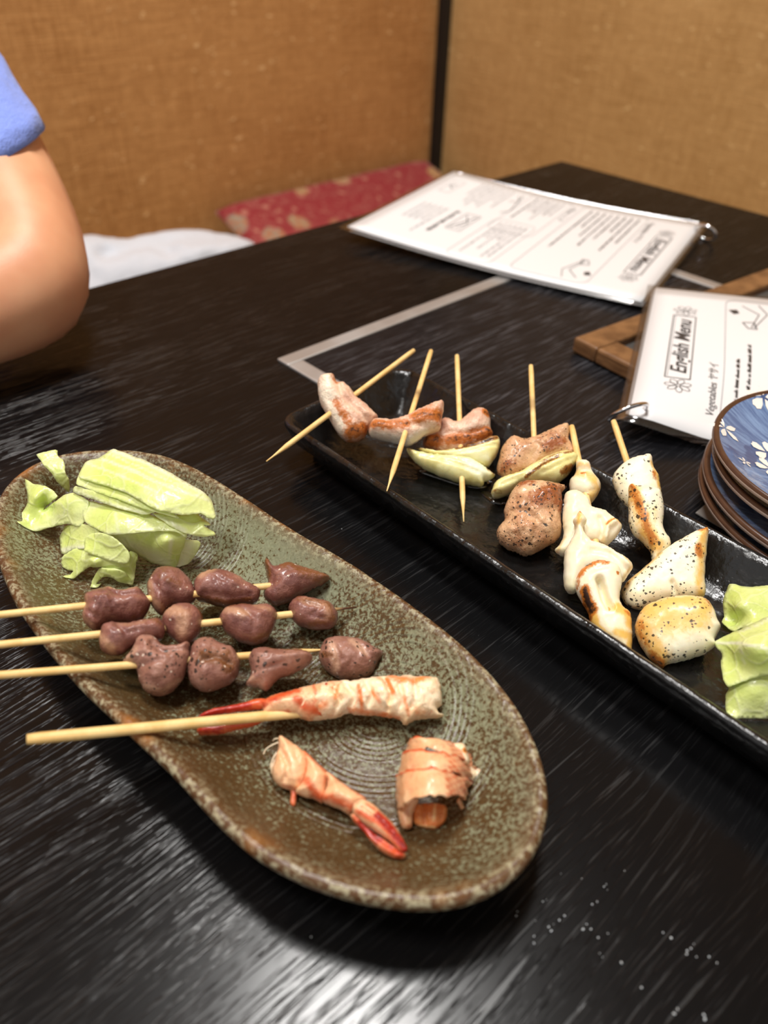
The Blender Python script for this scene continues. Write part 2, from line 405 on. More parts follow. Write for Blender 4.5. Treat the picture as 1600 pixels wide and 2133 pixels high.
        if salt:
            vd = t.vor(wj, 480); r = t.n('SeparateColor', 0, Color=t.vor(wj, 480, 1))
            k = t.math('MULTIPLY', t.math('LESS_THAN', vd, t.math('MULTIPLY', t.n('SeparateColor', 1, Color=t.vor(wj, 480, 1)), .30)), t.math('LESS_THAN', r, salt)); c = t.mix(k, c, S(222, 200, 182))
        hh = t.math('ADD', fi, t.math('ADD', t.math('MULTIPLY', lo, .8), t.math('MULTIPLY', mid, 1.6)))
        t.out(Base_Color=c, Roughness=t.mr(mid, .3, .7, rough - .1, rough + .14), Subsurface_Weight=sss, Subsurface_Radius=rad, Subsurface_Scale=1.0,
              Coat_Weight=coat, Coat_Roughness=.14, Normal=t.bump(hh, bst, bd))
    food('pork', S(234, 198, 168), S(216, 166, 140), S(248, 232, 208), S(192, 108, 40), S(70, 32, 14), bst=.55, bd=.0012, mot=.4)
    food('peppered_pork', S(220, 176, 134), S(196, 142, 100), S(238, 206, 160), S(156, 86, 40), S(62, 30, 18), pep=.8, bst=.6, bd=.0012, mot=.5, coat=.3)
    food('onion', S(234, 228, 166), S(220, 210, 136), S(242, 240, 206), S(150, 100, 40), S(48, 28, 14), sss=.25, bs=300, bst=.15, mot=.2)
    food('squid', S(246, 236, 208), S(240, 228, 190), S(234, 188, 96), S(198, 116, 36), S(48, 26, 14), sss=.35, bst=.10, mot=.08, coat=.1, rough=.40)
    food('peppered_squid', S(248, 240, 212), S(242, 230, 194), S(234, 188, 102), S(190, 116, 42), S(44, 26, 16), sss=.35, pep=.78, bst=.12, mot=.10, coat=.1, rough=.42)
    food('heart', S(116, 68, 60), S(148, 98, 84), S(184, 138, 108), S(120, 72, 38), S(44, 25, 20), sss=.06, rough=.36, bst=.45, bd=.0012, salt=.16, coat=.35, ns=130, mot=.55)
    food('peppered_heart', S(138, 92, 78), S(166, 120, 102), S(196, 154, 128), S(120, 74, 40), S(52, 34, 26), sss=.06, rough=.38, bst=.45, bd=.0012, pep=.55, salt=.22, coat=.25, ns=130, mot=.5)
    food('shrimp', S(246, 200, 156), S(240, 176, 126), S(214, 88, 40), S(178, 40, 22), S(96, 14, 14), sss=.2, bst=.4, bs=380, coat=.35, mot=.75)
    food('shrimp_meat', S(252, 230, 196), S(248, 210, 162), S(234, 128, 62), S(226, 136, 46), S(120, 60, 24), sss=.22, bst=.6, bs=300, coat=.3, mot=.7)
    food('shell_inside', S(236, 150, 84), S(224, 120, 60), S(250, 200, 140), S(170, 60, 24), S(60, 24, 14), sss=.2, bst=.3)
    # cabbage
    t = NT('cabbage'); o = t.obj(); a = t.noise(o, 45, 3); b = t.noise(o, 300, 3)
    c = t.mix(t.mr(a, .35, .65), S(210, 231, 118), S(225, 240, 152)); c = t.mix(t.attr('tint'), c, S(241, 246, 206))
    c = t.mix(t.math('MULTIPLY', t.attr('edge'), .3), c, S(228, 240, 168)); c = t.mix(t.attr('char'), c, S(176, 208, 84))
    vn = t.vor(t.n('VectorMath', 0, {'operation': 'ADD'}, _0=o, _1=t.n('VectorMath', 0, {'operation': 'SCALE'}, _0=t.noise(o, 60, 2, out=1), Scale=.01)), 75, props={'feature': 'DISTANCE_TO_EDGE'})
    c = t.mix(t.mr(vn, .0, .05, .30, 0.), c, S(236, 242, 190))
    t.out(Base_Color=c, Roughness=.33, Subsurface_Weight=.4, Subsurface_Radius=(.004, .005, .002), Subsurface_Scale=1.0, Coat_Weight=.2, Coat_Roughness=.1,
          Normal=t.bump(t.math('ADD', t.math('MULTIPLY', b, .5), t.math('ADD', t.math('MULTIPLY', t.noise(o, 130, 3, .55), 2.0), t.mr(vn, 0., .10, .35, 0.))), .45, .0012))
    # paper, film, ink
    plain('paper', S(229, 229, 230), .35, Coat_Weight=.5, Coat_Roughness=.12)
    plain('ink', S(52, 52, 54), .4); plain('pale_ink', S(150, 150, 152), .4)
    t = NT('film'); tr = t.t.nodes.new('ShaderNodeBsdfTransparent'); gl = t.t.nodes.new('ShaderNodeBsdfGlossy'); gl.inputs['Roughness'].default_value = .12
    mx = t.t.nodes.new('ShaderNodeMixShader'); mx.inputs[0].default_value = .22; tr.inputs[0].default_value = (.92, .92, .92, 1)
    t.t.links.new(tr.outputs[0], mx.inputs[1]); t.t.links.new(gl.outputs[0], mx.inputs[2]); t.t.links.new(mx.outputs[0], t.t.nodes['Material Output'].inputs[0])
    # wood frame + slate board
    t = NT('brown_wood'); o = t.obj(); g = t.n('VectorRotate', 0, {'rotation_type': 'Z_AXIS'}, Vector=o, Angle=.3)
    a = t.noise(t.map(o, (70, 70, 400)), 1.0, 4, .6)
    t.out(Base_Color=t.mix(t.mr(a, .3, .7), S(132, 94, 58), S(96, 64, 36)), Roughness=.45, Normal=t.bump(a, .2, .0006))
    plain('slate', S(70, 67, 64), .5); plain('chalk', S(228, 228, 224), .8)
    # blue porcelain
    t = NT('blue_glaze'); o = t.obj(); ang = t.n('SeparateXYZ', 0, Vector=o)
    yy = t.n('SeparateXYZ', 1, Vector=o)
    th_ = t.math('ARCTAN2', yy, ang); rr = t.n('VectorMath', 1, {'operation': 'LENGTH'}, _0=o)
    pv = t.n('CombineXYZ', 0, X=t.math('MULTIPLY', th_, 22.0), Y=t.math('MULTIPLY', rr, 45.0), Z=0.0)
    st = t.noise(pv, 1.0, 4, .65); bg = t.noise(o, 42, 3, .5)
    c = t.mix(t.mr(st, .35, .68), S(74, 100, 144), S(122, 150, 188)); c = t.mix(t.mr(bg, .56, .60, 0., .8), c, S(58, 80, 124)); c = t.mix(t.mr(bg, .64, .68, 0., .6), c, S(84, 116, 164))
    t.out(Base_Color=c, Roughness=.22, Coat_Weight=.6, Coat_Roughness=.08)
    t = NT('brown_rim'); a = t.noise(t.obj(), 160, 3); t.out(Base_Color=t.mix(a, S(58, 38, 28), S(92, 62, 44)), Roughness=.3)
    t = NT('dark_glaze'); a = t.noise(t.obj(), 70, 3); t.out(Base_Color=t.mix(t.mr(a, .45, .6), S(44, 34, 28), S(48, 52, 60)), Roughness=.25)
    plain('bare_clay', S(190, 170, 156), .55)
    t = NT('petal_white'); a = t.noise(t.obj(), 200, 2); t.out(Base_Color=t.mix(a, S(238, 226, 214), S(250, 243, 232)), Roughness=.3, Coat_Weight=.5)
    # floral red cloth
    t = NT('floral_red'); o = t.obj(); d = t.n('VectorMath', 0, {'operation': 'ADD'}, _0=o, _1=t.n('VectorMath', 0, {'operation': 'SCALE'}, _0=t.noise(o, 55, 3, out=1), Scale=.016))
    v = t.vor(d, 13); cc = t.vor(d, 13, 1); r = t.n('SeparateColor', 0, Color=cc); g = t.n('SeparateColor', 1, Color=cc)
    fl = t.mix(t.mr(r, .2, .8), S(196, 160, 96), S(150, 142, 122)); fl = t.mix(t.mr(t.noise(o, 120, 3), .42, .6), fl, S(176, 110, 70))
    c = t.mix(t.math('MULTIPLY', t.mr(v, .28, .38, 1., 0.), t.mr(g, .15, .3)), S(146, 34, 40), fl)
    vi = t.noise(d, 34, 3, .5); c = t.mix(t.math('MULTIPLY', t.mr(t.math('ABSOLUTE', t.math('SUBTRACT', vi, .5)), .0, .03, 1., 0.), .6), c, S(176, 112, 96))
    v2 = t.vor(d, 38); g2 = t.n('SeparateColor', 1, Color=t.vor(d, 38, 1)); c = t.mix(t.math('MULTIPLY', t.mr(v2, .2, .3, .8, 0.), t.mr(g2, .6, .7)), c, S(188, 124, 104))
    t.out(Base_Color=c, Roughness=.75, Sheen_Weight=.2)
    t = NT('white_cloth'); a = t.noise(t.obj(), 14, 3); t.out(Base_Color=S(206, 209, 216), Roughness=.8, Normal=t.bump(a, .4, .03))
    # skin, shirt, trousers, hair
    t = NT('skin'); o = t.obj(); a = t.noise(o, 22, 3); b = t.noise(o, 700, 2)
    t.out(Base_Color=t.mix(t.mr(a, .3, .7), S(222, 164, 124), S(210, 146, 108)), Roughness=.46, Subsurface_Weight=.25, Subsurface_Radius=(.012, .005, .003), Subsurface_Scale=1.0, Normal=t.bump(b, .12, .0006))
    t = NT('shirt_blue'); o = t.obj(); a = t.noise(o, 30, 4); b = t.noise(o, 900, 1)
    t.out(Base_Color=S(128, 150, 228), Roughness=.85, Sheen_Weight=.25, Normal=t.bump(t.math('ADD', t.math('MULTIPLY', a, 4.0), t.math('MULTIPLY', b, .3)), .5, .004))
    plain('trousers', S(52, 54, 66), .85); plain('hair', S(52, 34, 22), .5); plain('eye_white', S(235, 232, 228), .25); plain('eye_dark', S(40, 26, 18), .2); plain('lip', S(186, 106, 92), .45)
    plain('salt', S(238, 238, 236), .3, Subsurface_Weight=.3)
    plain('oil', S(26, 20, 12), .06, Coat_Weight=1.0)
    plain('water', S(250, 250, 250), .03, Transmission_Weight=1.0, IOR=1.33)
    plain('shaded_paper', S(150, 146, 142), .6)  # pale paper slip, the shade it lies in put into its colour

# plate geometry data needed by the glaze
PLATE_H, PLATE_F = .028, .0095
PLATE_PX = [(-8, 1045), (20, 1003), (70, 966), (130, 945), (200, 937), (280, 938), (340, 948), (400, 970), (460, 1004), (520, 1042), (580, 1082), (640, 1120), (700, 1153),
            (760, 1190), (830, 1239), (900, 1290), (960, 1338), (1010, 1388), (1060, 1445), (1100, 1510), (1130, 1580), (1144, 1650), (1140, 1712), (1120, 1768), (1085, 1816),
            (1030, 1856), (960, 1882), (880, 1889), (800, 1883), (720, 1864), (640, 1838), (570, 1804), (510, 1763), (455, 1713), (405, 1660), (365, 1615), (325, 1577), (285, 1540), (235, 1493),
            (178, 1440), (120, 1378), (75, 1320), (40, 1270), (15, 1222), (-8, 1160), (-18, 1100)]
plate_loc = P(560, 1420, 0)
RINGS = []
for (x, y, bands) in ((788, 1484, ((.010, .0205), (.0265, .035), (.043, .050))), (330, 1110, ((.020, .034), (.040, .047)))):
    c_ = P(x, y, PLATE_F) - plate_loc
    RINGS.append((c_[0], c_[1], bands))
make_materials()

# ------------------------------------------------------------------ setting: floor, walls, post, ceiling
tc = P(1170, 335); te = P(190, 598)
VL = unit((tc - te) * np.array([1, 1, 0])); US = np.array([VL[1], -VL[0], 0.0]); ZU = np.array([0, 0, 1.0])
CUSH_H = -.235
cA, cB = P(452, 424, CUSH_H), P(884, 322, CUSH_H)
w0 = (cA + cB) / 2 - US * .028; w0[2] = 0
d_ = ray(906, 335); mm = np.linalg.solve(np.array([[VL[0], -d_[0]], [VL[1], -d_[1]]]), (CAM - w0)[:2])
corner = w0 + VL * mm[0]; corner[2] = 0
ROOM_H = TZ + 2.05
def structure(o): o['kind'] = 'structure'; return o
structure(box('wall_left', corner - VL * 3.4 - US * .08, VL * 3.48, US * .08, ZU * ROOM_H, M['burlap_left']))
structure(box('wall_right', corner, VL * .08, US * 3.2, ZU * ROOM_H, M['burlap_right']))
structure(box('floor', corner - VL * 3.4 - US * .08 - ZU * .05, VL * 3.5, US * 3.3, ZU * .05, M['tatami']))
structure(box('ceiling', corner - VL * 3.4 - US * .08 + ZU * ROOM_H, VL * 3.5, US * 3.3, ZU * .05, M['ceiling_paint']))
structure(box('trim_1', corner - VL * .022, VL * .022, US * .024, ZU * (ROOM_H - .001), M['black_wood'], bevel=.001))

# ------------------------------------------------------------------ table
TL, TW, TT = 1.5, .80, .032
tb = thing('low_table', 'black stained oak table with a steel-edged grill cover let into its top', 'table', (tc[0] - VL[0] * .6 + US[0] * .4, tc[1] - VL[1] * .6 + US[1] * .4, 0))
o0 = tc - VL * TL - ZU * TT
box('tabletop', o0, VL * TL, US * TW, ZU * TT, M['black_oak'], tb, bevel=.0015)
for a, b in ((.06, .06), (TL - .13, .06), (.06, TW - .13), (TL - .13, TW - .13)):
    box('leg', np.array([*(o0 + VL * a + US * b)[:2], .0005]), VL * .07, US * .07, ZU * (TZ - TT - .0005), M['black_oak'], tb, bevel=.002)
K = P(577, 750); dI = P(631, 750) - K; sw = .5 * (dI @ US + dI @ VL)
LV = (P(1440, 574) - K) @ VL; LU = .40
kz = K - ZU * .002
def strip(o, ax, ay): box('steel_frame', o, ax, ay, ZU * .0034, M['steel'], tb, bevel=.0009)
strip(kz, VL * LV, US * sw); strip(kz + US * (LU - sw), VL * LV, US * sw)
strip(kz + US * sw, VL * sw, US * (LU - 2 * sw)); strip(kz + US * sw + VL * (LV - sw), VL * sw, US * (LU - 2 * sw))
box('grill_cover', kz + VL * (sw + .0008) + US * (sw + .0008), VL * (LV - 2 * sw - .0016), US * (LU - 2 * sw - .0016), ZU * .0026, M['cover_oak'], tb, bevel=.0004)

# ------------------------------------------------------------------ floor cushion leaning on the wall, white cloth bag
best = None
for h in np.linspace(CUSH_H - .01, -TZ + .02, 60):
    q = P(525, 500, h); e = abs((q - cA) @ VL)
    if best is None or e < best[0]: best = (e, q)
wv = best[1] - cA; wv -= VL * (wv @ VL); wv = unit(wv)
if wv[2] > -.18: wv = unit(np.array([wv[0], wv[1], 0]) / np.linalg.norm(wv[:2]) * .98 - ZU * .18)
CL = min(.50, (CUSH_H + TZ - .012) / -wv[2]); CWd = np.linalg.norm(cB - cA)
nrm = unit(np.cross(VL, wv)); nrm = nrm if nrm[2] > 0 else -nrm
n1, n2 = 40, 32; V = []; Fc = []
for s in (1, -1):
    for i in range(n1 + 1):
        for j in range(n2 + 1):
            a, b = i / n1, j / n2; ea = min(a, 1 - a) * 2; eb = min(b, 1 - b) * 2
            pf = (1 - (1 - min(1, ea * 5)) ** 2) ** .5 * (1 - (1 - min(1, eb * 5)) ** 2) ** .5
            th = .020 * pf + .003
            p = cA + VL * (CWd * a) + wv * (CL * b) - nrm * .020 + nrm * (s * th)
            p = p + nrm * .003 * mnoise.noise(Vector((a * 5, b * 5, s)))
            V.append(p)
m_ = (n1 + 1) * (n2 + 1); ix = lambda i, j, k: k * m_ + i * (n2 + 1) + j
for i in range(n1):
    for j in range(n2):
        Fc.append((ix(i, j, 0), ix(i + 1, j, 0), ix(i + 1, j + 1, 0), ix(i, j + 1, 0))); Fc.append((ix(i, j, 1), ix(i, j + 1, 1), ix(i + 1, j + 1, 1), ix(i + 1, j, 1)))
rim = [(i, 0) for i in range(n1)] + [(n1, j) for j in range(n2)] + [(i, n2) for i in range(n1, 0, -1)] + [(0, j) for j in range(n2, 0, -1)]
for k in range(len(rim)):
    a, b = rim[k], rim[(k + 1) % len(rim)]; Fc.append((ix(*a, 0), ix(*a, 1), ix(*b, 1), ix(*b, 0)))
V = np.array(V); V[:, 2] = np.maximum(V[:, 2], .0006)
cu = mesh_obj('floor_cushion', V, Fc, M['floral_red']); fix_normals(cu)
tag(cu, 'dark red floral seat cushion lying against the wall in the corner', 'cushion')
bagc = [(120, 560), (150, 512), (190, 498), (230, 502), (270, 503), (330, 492), (390, 486), (450, 491), (505, 503), (545, 530), (520, 600), (400, 680), (250, 740), (120, 720)]
bag = blob('cloth_bag', CG, bagc, -.235, .09, M['white_cloth'], tilt=.3, Tb=.1, w=.10, lump=.010, freq=16, floor=-TZ, step=12, seed=5,
           dents=[([(230, 560), (330, 530), (420, 520)], 30, .018), ([(250, 520), (360, 560)], 24, .015), ([(400, 540), (480, 515)], 22, .013)])
tag(bag, 'white crumpled cloth bag lying on the floor beside the elbow', 'bag')

# ------------------------------------------------------------------ person leaning an elbow on the table
def skin_mesh(name, verts, edges, radii, mat, parent, sub=2, root=0):
    me = bpy.data.meshes.new('tmp'); me.from_pydata([tuple(v) for v in verts], edges, [])
    ob = bpy.data.objects.new('tmp', me); COL.objects.link(ob)
    md = ob.modifiers.new('skin', 'SKIN'); md.use_smooth_shade = True
    for i, r in enumerate(radii):
        me.skin_vertices[0].data[i].radius = (r, r) if not isinstance(r, tuple) else r
    me.skin_vertices[0].data[root].use_root = True
    ss = ob.modifiers.new('sub', 'SUBSURF'); ss.levels = sub; ss.render_levels = sub
    dg = bpy.context.evaluated_depsgraph_get(); ev = ob.evaluated_get(dg); m2 = bpy.data.meshes.new_from_object(ev)
    V = np.array([v.co[:] for v in m2.vertices]); Fc = [tuple(p.vertices) for p in m2.polygons]
    bpy.data.objects.remove(ob); bpy.data.meshes.remove(me); bpy.data.meshes.remove(m2)
    w = V - tc; on = (w @ VL < .01) & (w @ US > -.01) & (V[:, 2] > TZ - .022) & (V[:, 2] < TZ + .0006); V[on, 2] = TZ + .0006   # soft parts flatten where they rest
    V[:, 2] = np.maximum(V[:, 2], .001)
    return mesh_obj(name, V, Fc, mat, parent)
EL = P(97, 590, .050)
SHD = CAM + ray(-255, -150) * .575
WR = P(-330, 742, .040)
FWD = US; LEFT = VL
mid = SHD - LEFT * .18; SH2 = SHD - LEFT * .36
hip = mid - FWD * .10; hip[2] = .13
EL2 = SH2 + FWD * .14 - LEFT * .12; EL2[2] = TZ + .045
WR2 = EL2 + FWD * .13 + LEFT * .16; WR2[2] = TZ + .040
neck = mid + FWD * .03 + ZU * .06; head = mid + FWD * .07 + ZU * .19
pv, pe, pr = [], [], []
def add(p, r, parent=None):
    pv.append(np.asarray(p, float)); pr.append(r); i = len(pv) - 1
    if parent is not None: pe.append((parent, i))
    return i
i_hip = add(hip, .12); i_w = add(hip * .55 + mid * .45 + ZU * .0, .115, i_hip); i_ch = add(mid - ZU * .09, .12, i_w)
i_nb = add(mid + ZU * .01, .07, i_ch); i_nk = add(neck, .052, i_nb); i_j = add(head - ZU * .06 + FWD * .012, .066, i_nk); i_hd = add(head, .082, i_j); i_tp = add(head + ZU * .07 - FWD * .012, .066, i_hd)
def arm(sh, el, wr, ch, k):
    s = add(sh, .052, ch); u1 = add(sh * .55 + el * .45, .040, s); u2 = add(sh * .2 + el * .8, .042, u1)
    e = add(el, .044, u2); f1 = add(el * .7 + wr * .3, .041, e); f2 = add(el * .3 + wr * .7, .032, f1); w = add(wr, .026, f2)
    d = unit(wr - el); sd = unit(np.cross(ZU, d)) * k; p = add(wr + d * .045 - ZU * .004, .026, w)
    for n_, (off, ln) in enumerate(((-.030, .060), (-.010, .075), (.010, .080), (.028, .066))):
        b = add(wr + d * .085 + sd * off - ZU * .008, .0095, p); q = add(wr + d * (.085 + ln * .55) + sd * off * 1.05 - ZU * .010, .0085, b); add(wr + d * (.085 + ln) + sd * off * 1.05 - ZU * .020, .007, q)
    b = add(wr + d * .035 - sd * .036 - ZU * .010, .011, p); add(wr + d * .075 - sd * .050 - ZU * .017, .009, b)
arm(SHD, EL, WR, i_ch, 1); arm(SH2, EL2, WR2, i_ch, -1)
feet = []
for sg in (1, -1):
    a = add(hip + LEFT * sg * .10 - ZU * .02 + FWD * .05, .085, i_hip); kn = hip + LEFT * sg * .26 + FWD * .30; kn[2] = .095
    k_ = add(kn, .058, a); an = hip + LEFT * sg * .02 + FWD * (.33 + .07 * sg); an[2] = .05; a2 = add(an, .038, k_); ft = an - LEFT * sg * .15 + FWD * .03; ft[2] = .042; add(ft, .032, a2); feet.append(ft)
ppl = thing('person', 'person in a blue short-sleeved shirt leaning one bare elbow on the table', 'person', (hip[0], hip[1], 0))
body = skin_mesh('body', pv, pe, pr, M['skin'], ppl)
# face and hair, placed on the head's own surface
bV = np.array([v.co[:] for v in body.data.vertices]) + wloc(body); bF = [tuple(p.vertices) for p in body.data.polygons]
bN = np.array([v.normal[:] for v in body.data.vertices]); bT = BVHTree.FromPolygons([Vector(v) for v in bV], bF)
def on_face(side, up):
    h = bT.ray_cast(Vector(head + FWD * .3 + LEFT * side + ZU * up), Vector(-FWD))[0]
    return np.array(h[:]) if h is not None else head + FWD * .07
def ball(c, r, sx=1.0):
    bm = bmesh.new(); bmesh.ops.create_uvsphere(bm, u_segments=14, v_segments=9, radius=r); vv = np.array([v.co[:] for v in bm.verts]); ff = [tuple(v.index for v in f.verts) for f in bm.faces]; bm.free()
    k = vv @ FWD; vv = vv + np.outer(k * (sx - 1), FWD); return vv + c, ff
for sg in (1, -1):
    p = on_face(sg * .031, .004); e_ = mesh_obj('eye', *ball(p - FWD * .0065, .0105), M['eye_white'], ppl)
    mesh_obj('iris', *ball(p + FWD * .0022, .0052, .5), M['eye_dark'], e_)
    tube('eyebrow', [on_face(sg * a, .026 - abs(a - .032) * .25) + FWD * .001 for a in (.016, .026, .036, .046)], [.002, .003, .003, .0015], M['hair'], ppl, 8)
    h = bT.ray_cast(Vector(head + LEFT * sg * .3 - FWD * .012 - ZU * .004), Vector(-LEFT * sg))[0]; q = np.array(h[:]) if h is not None else head + LEFT * sg * .08
    tube('ear', [q + ZU * .026 - LEFT * sg * .003, q + ZU * .020 + LEFT * sg * .006 - FWD * .006, q + LEFT * sg * .007 - FWD * .008, q - ZU * .020 + LEFT * sg * .003, q - ZU * .028 - LEFT * sg * .002], [.005, .010, .011, .008, .004], M['skin'], ppl, flat=.6)
n_ = on_face(0, -.012); tube('nose', [on_face(0, .008) - FWD * .003, n_ + FWD * .004, on_face(0, -.026) + FWD * .010, on_face(0, -.034) - FWD * .001], [.005, .008, .0115, .006], M['skin'], ppl)
tube('mouth', [on_face(a, -.052) - FWD * .001 for a in (-.024, -.012, 0, .012, .024)], [.002, .004, .005, .004, .002], M['lip'], ppl, 10)
def shell(name, mat, cond, off, rough=.0, f=20):
    """garment or hair cut from the body's own surface and lifted off it, with its own thickness"""
    keep = np.array([cond(v) for v in bV]); used = [k for k in range(len(bV)) if keep[k]]; Fk = [q for q in bF if all(keep[k] for k in q)]
    used = sorted({k for q in Fk for k in q}); mp = {k: i for i, k in enumerate(used)}; m = len(used)
    o = np.array([bV[k] + bN[k] * (off + rough * fbm(bV[k], f, 4)) for k in used]); inn = np.array([bV[k] + bN[k] * max(off - .004, .0012) for k in used])
    Fs = [tuple(mp[k] for k in q) for q in Fk]; cnt = {}
    for q in Fs:
        for a, b in zip(q, q[1:] + q[:1]): cnt[(a, b)] = 1
    rimf = [(a, a + m, b + m, b) for (a, b) in cnt if (b, a) not in cnt]
    ob = mesh_obj(name, np.vstack([o, inn]), Fs + [tuple(k + m for k in q[::-1]) for q in Fs] + rimf, mat, ppl); fix_normals(ob); return ob
def hair_at(v):
    d = v - head
    if d[2] < -.075 or v[2] < neck[2] + .03: return False
    d = unit(d); return d[2] > -.45 + .95 * max(0, d @ FWD) + (.25 if abs(d @ LEFT) > .8 else 0)
shell('hair', M['hair'], hair_at, .011, .005, 45)
def along(v, a, b): d = b - a; t = ((v - a) @ d) / (d @ d); return t, np.linalg.norm(v - a - d * t)
def shirt_at(v):
    for sh, el, lim in ((SHD, EL, .22), (SH2, EL2, .46)):
        t, r = along(v, sh, el)
        if t > lim and r < .075 and v[2] > TZ - .03: return False
        t2, r2 = along(v, el, WR if sh is SHD else WR2)
        if t2 > -.3 and r2 < .07 and v[2] > TZ - .03 and t > .3: return False
    return hip[2] - .06 < v[2] < mid[2] + .055 - .5 * max(0, (v - mid) @ FWD) and np.linalg.norm((v - mid)[:2]) < .36
shell('shirt', M['shirt_blue'], shirt_at, .011, .006, 18)
shell('trousers', M['trousers'], lambda v: v[2] < hip[2] + .0 and v[2] < TZ - .04 and min(np.linalg.norm(v - a) for a in feet) > .085, .009, .004, 18)
def sleeve(sh, hem_c, hem_n, r0, r1, start):
    pts, rad = [], []
    ax = hem_c - sh
    n = 14; seg = 40; V, Fc = [], []
    for side, dr in ((1, 0.0), (-1, -.0016)):
        for i in range(n + 1):
            t = i / n; c = start * (1 - t) + hem_c * t; tn = unit(unit(ax) * (1 - t) + hem_n * t); x, y = frame_of(tn); r = r0 * (1 - t) + r1 * t + dr
            r += .0012 * (1 if t > .86 else 0)
            if t < .3: r *= max(.12, (1 - (1 - t / .3) ** 2) ** .5)
            for k in range(seg):
                a = 2 * math.pi * k / seg; p = c + r * (math.cos(a) * x + math.sin(a) * y)
                p = p + unit(p - c) * .004 * fbm(p, 26, 3) * (1 if side == 1 else 1)
                V.append(p)
    o2 = (n + 1) * seg
    for b in (0, o2):
        for i in range(n):
            for k in range(seg):
                k2 = (k + 1) % seg; Fc.append((b + i * seg + k, b + i * seg + k2, b + (i + 1) * seg + k2, b + (i + 1) * seg + k))
    for i in (0, n):
        for k in range(seg):
            k2 = (k + 1) % seg; Fc.append((i * seg + k, i * seg + k2, o2 + i * seg + k2, o2 + i * seg + k))
    o = mesh_obj('sleeve', V, Fc, M['shirt_blue'], ppl); fix_normals(o); return o
dpt = (EL - CAM) @ _fw
ua = unit(SHD - EL)
hem = EL + (SHD - EL) * .32 - _r * .012 + unit(CAM - EL) * .012
vw_ = unit(CAM - hem)
sleeve(SHD, hem, unit(unit(EL - SHD) + .10 * _r - .9 * vw_), .080, .0530, CAM + ray(-400, -130) * .560)

# ------------------------------------------------------------------ framed slate board lying on the grill cover
f0 = P(1194, 712, .009); fu = unit((P(1600, 558, .011) - P(1194, 703, .011)) * np.array([1, 1, 0])); fv0 = unit((P(1309, 783, .004) - P(1192, 722, .004)) * np.array([1, 1, 0]))
fv = np.array([fu[1], -fu[0], 0]); fv = fv if fv @ fv0 > 0 else -fv
f0 = np.array([f0[0], f0[1], TZ + .0017]); FL, FWt, FR, FT = .36, .092, .021, .011
fr = thing('slate_board', 'brown wooden framed slate board lying under the nearer menu', 'board', f0 + fu * .18 + fv * .12)
box('frame_rail', f0, fu * FL, fv * FR, ZU * FT, M['brown_wood'], fr, bevel=.0018)
box('frame_rail', f0 + fv * (FWt - FR), fu * FL, fv * FR, ZU * FT, M['brown_wood'], fr, bevel=.0018)
box('frame_rail', f0 + fv * FR, fu * FR, fv * (FWt - 2 * FR), ZU * FT, M['brown_wood'], fr, bevel=.0018)
box('frame_rail', f0 + fv * FR + fu * (FL - FR), fu * FR, fv * (FWt - 2 * FR), ZU * FT, M['brown_wood'], fr, bevel=.0018)
sl = box('slate_panel', f0 + fv * FR + fu * FR + ZU * .001, fu * (FL - 2 * FR), fv * (FWt - 2 * FR), ZU * .004, M['slate'], fr)
# chalk writing on the slate
ck = [[(1508, 627), (1519, 621), (1527, 623), (1524, 630), (1514, 629)], [(1527, 623), (1533, 631), (1548, 638)], [(1541, 618), (1552, 616), (1566, 619), (1575, 626), (1570, 633), (1560, 633), (1551, 628), (1543, 626)], [(1552, 616), (1551, 628)]]
Vc, Fcx = [], []
for s_ in ck:
    pts = [P(x, y, .0066) for x, y in catmull(s_, 6, False)]
    for i in range(len(pts) - 1):
        t = unit(pts[i + 1] - pts[i]); n = np.array([-t[1], t[0], 0]) * .0016; b = len(Vc)
        Vc += [pts[i] - n, pts[i + 1] - n, pts[i + 1] + n, pts[i] + n]; Fcx.append((b, b + 1, b + 2, b + 3))
mesh_obj('chalk_writing', Vc, Fcx, M['chalk'], sl, smooth=False)

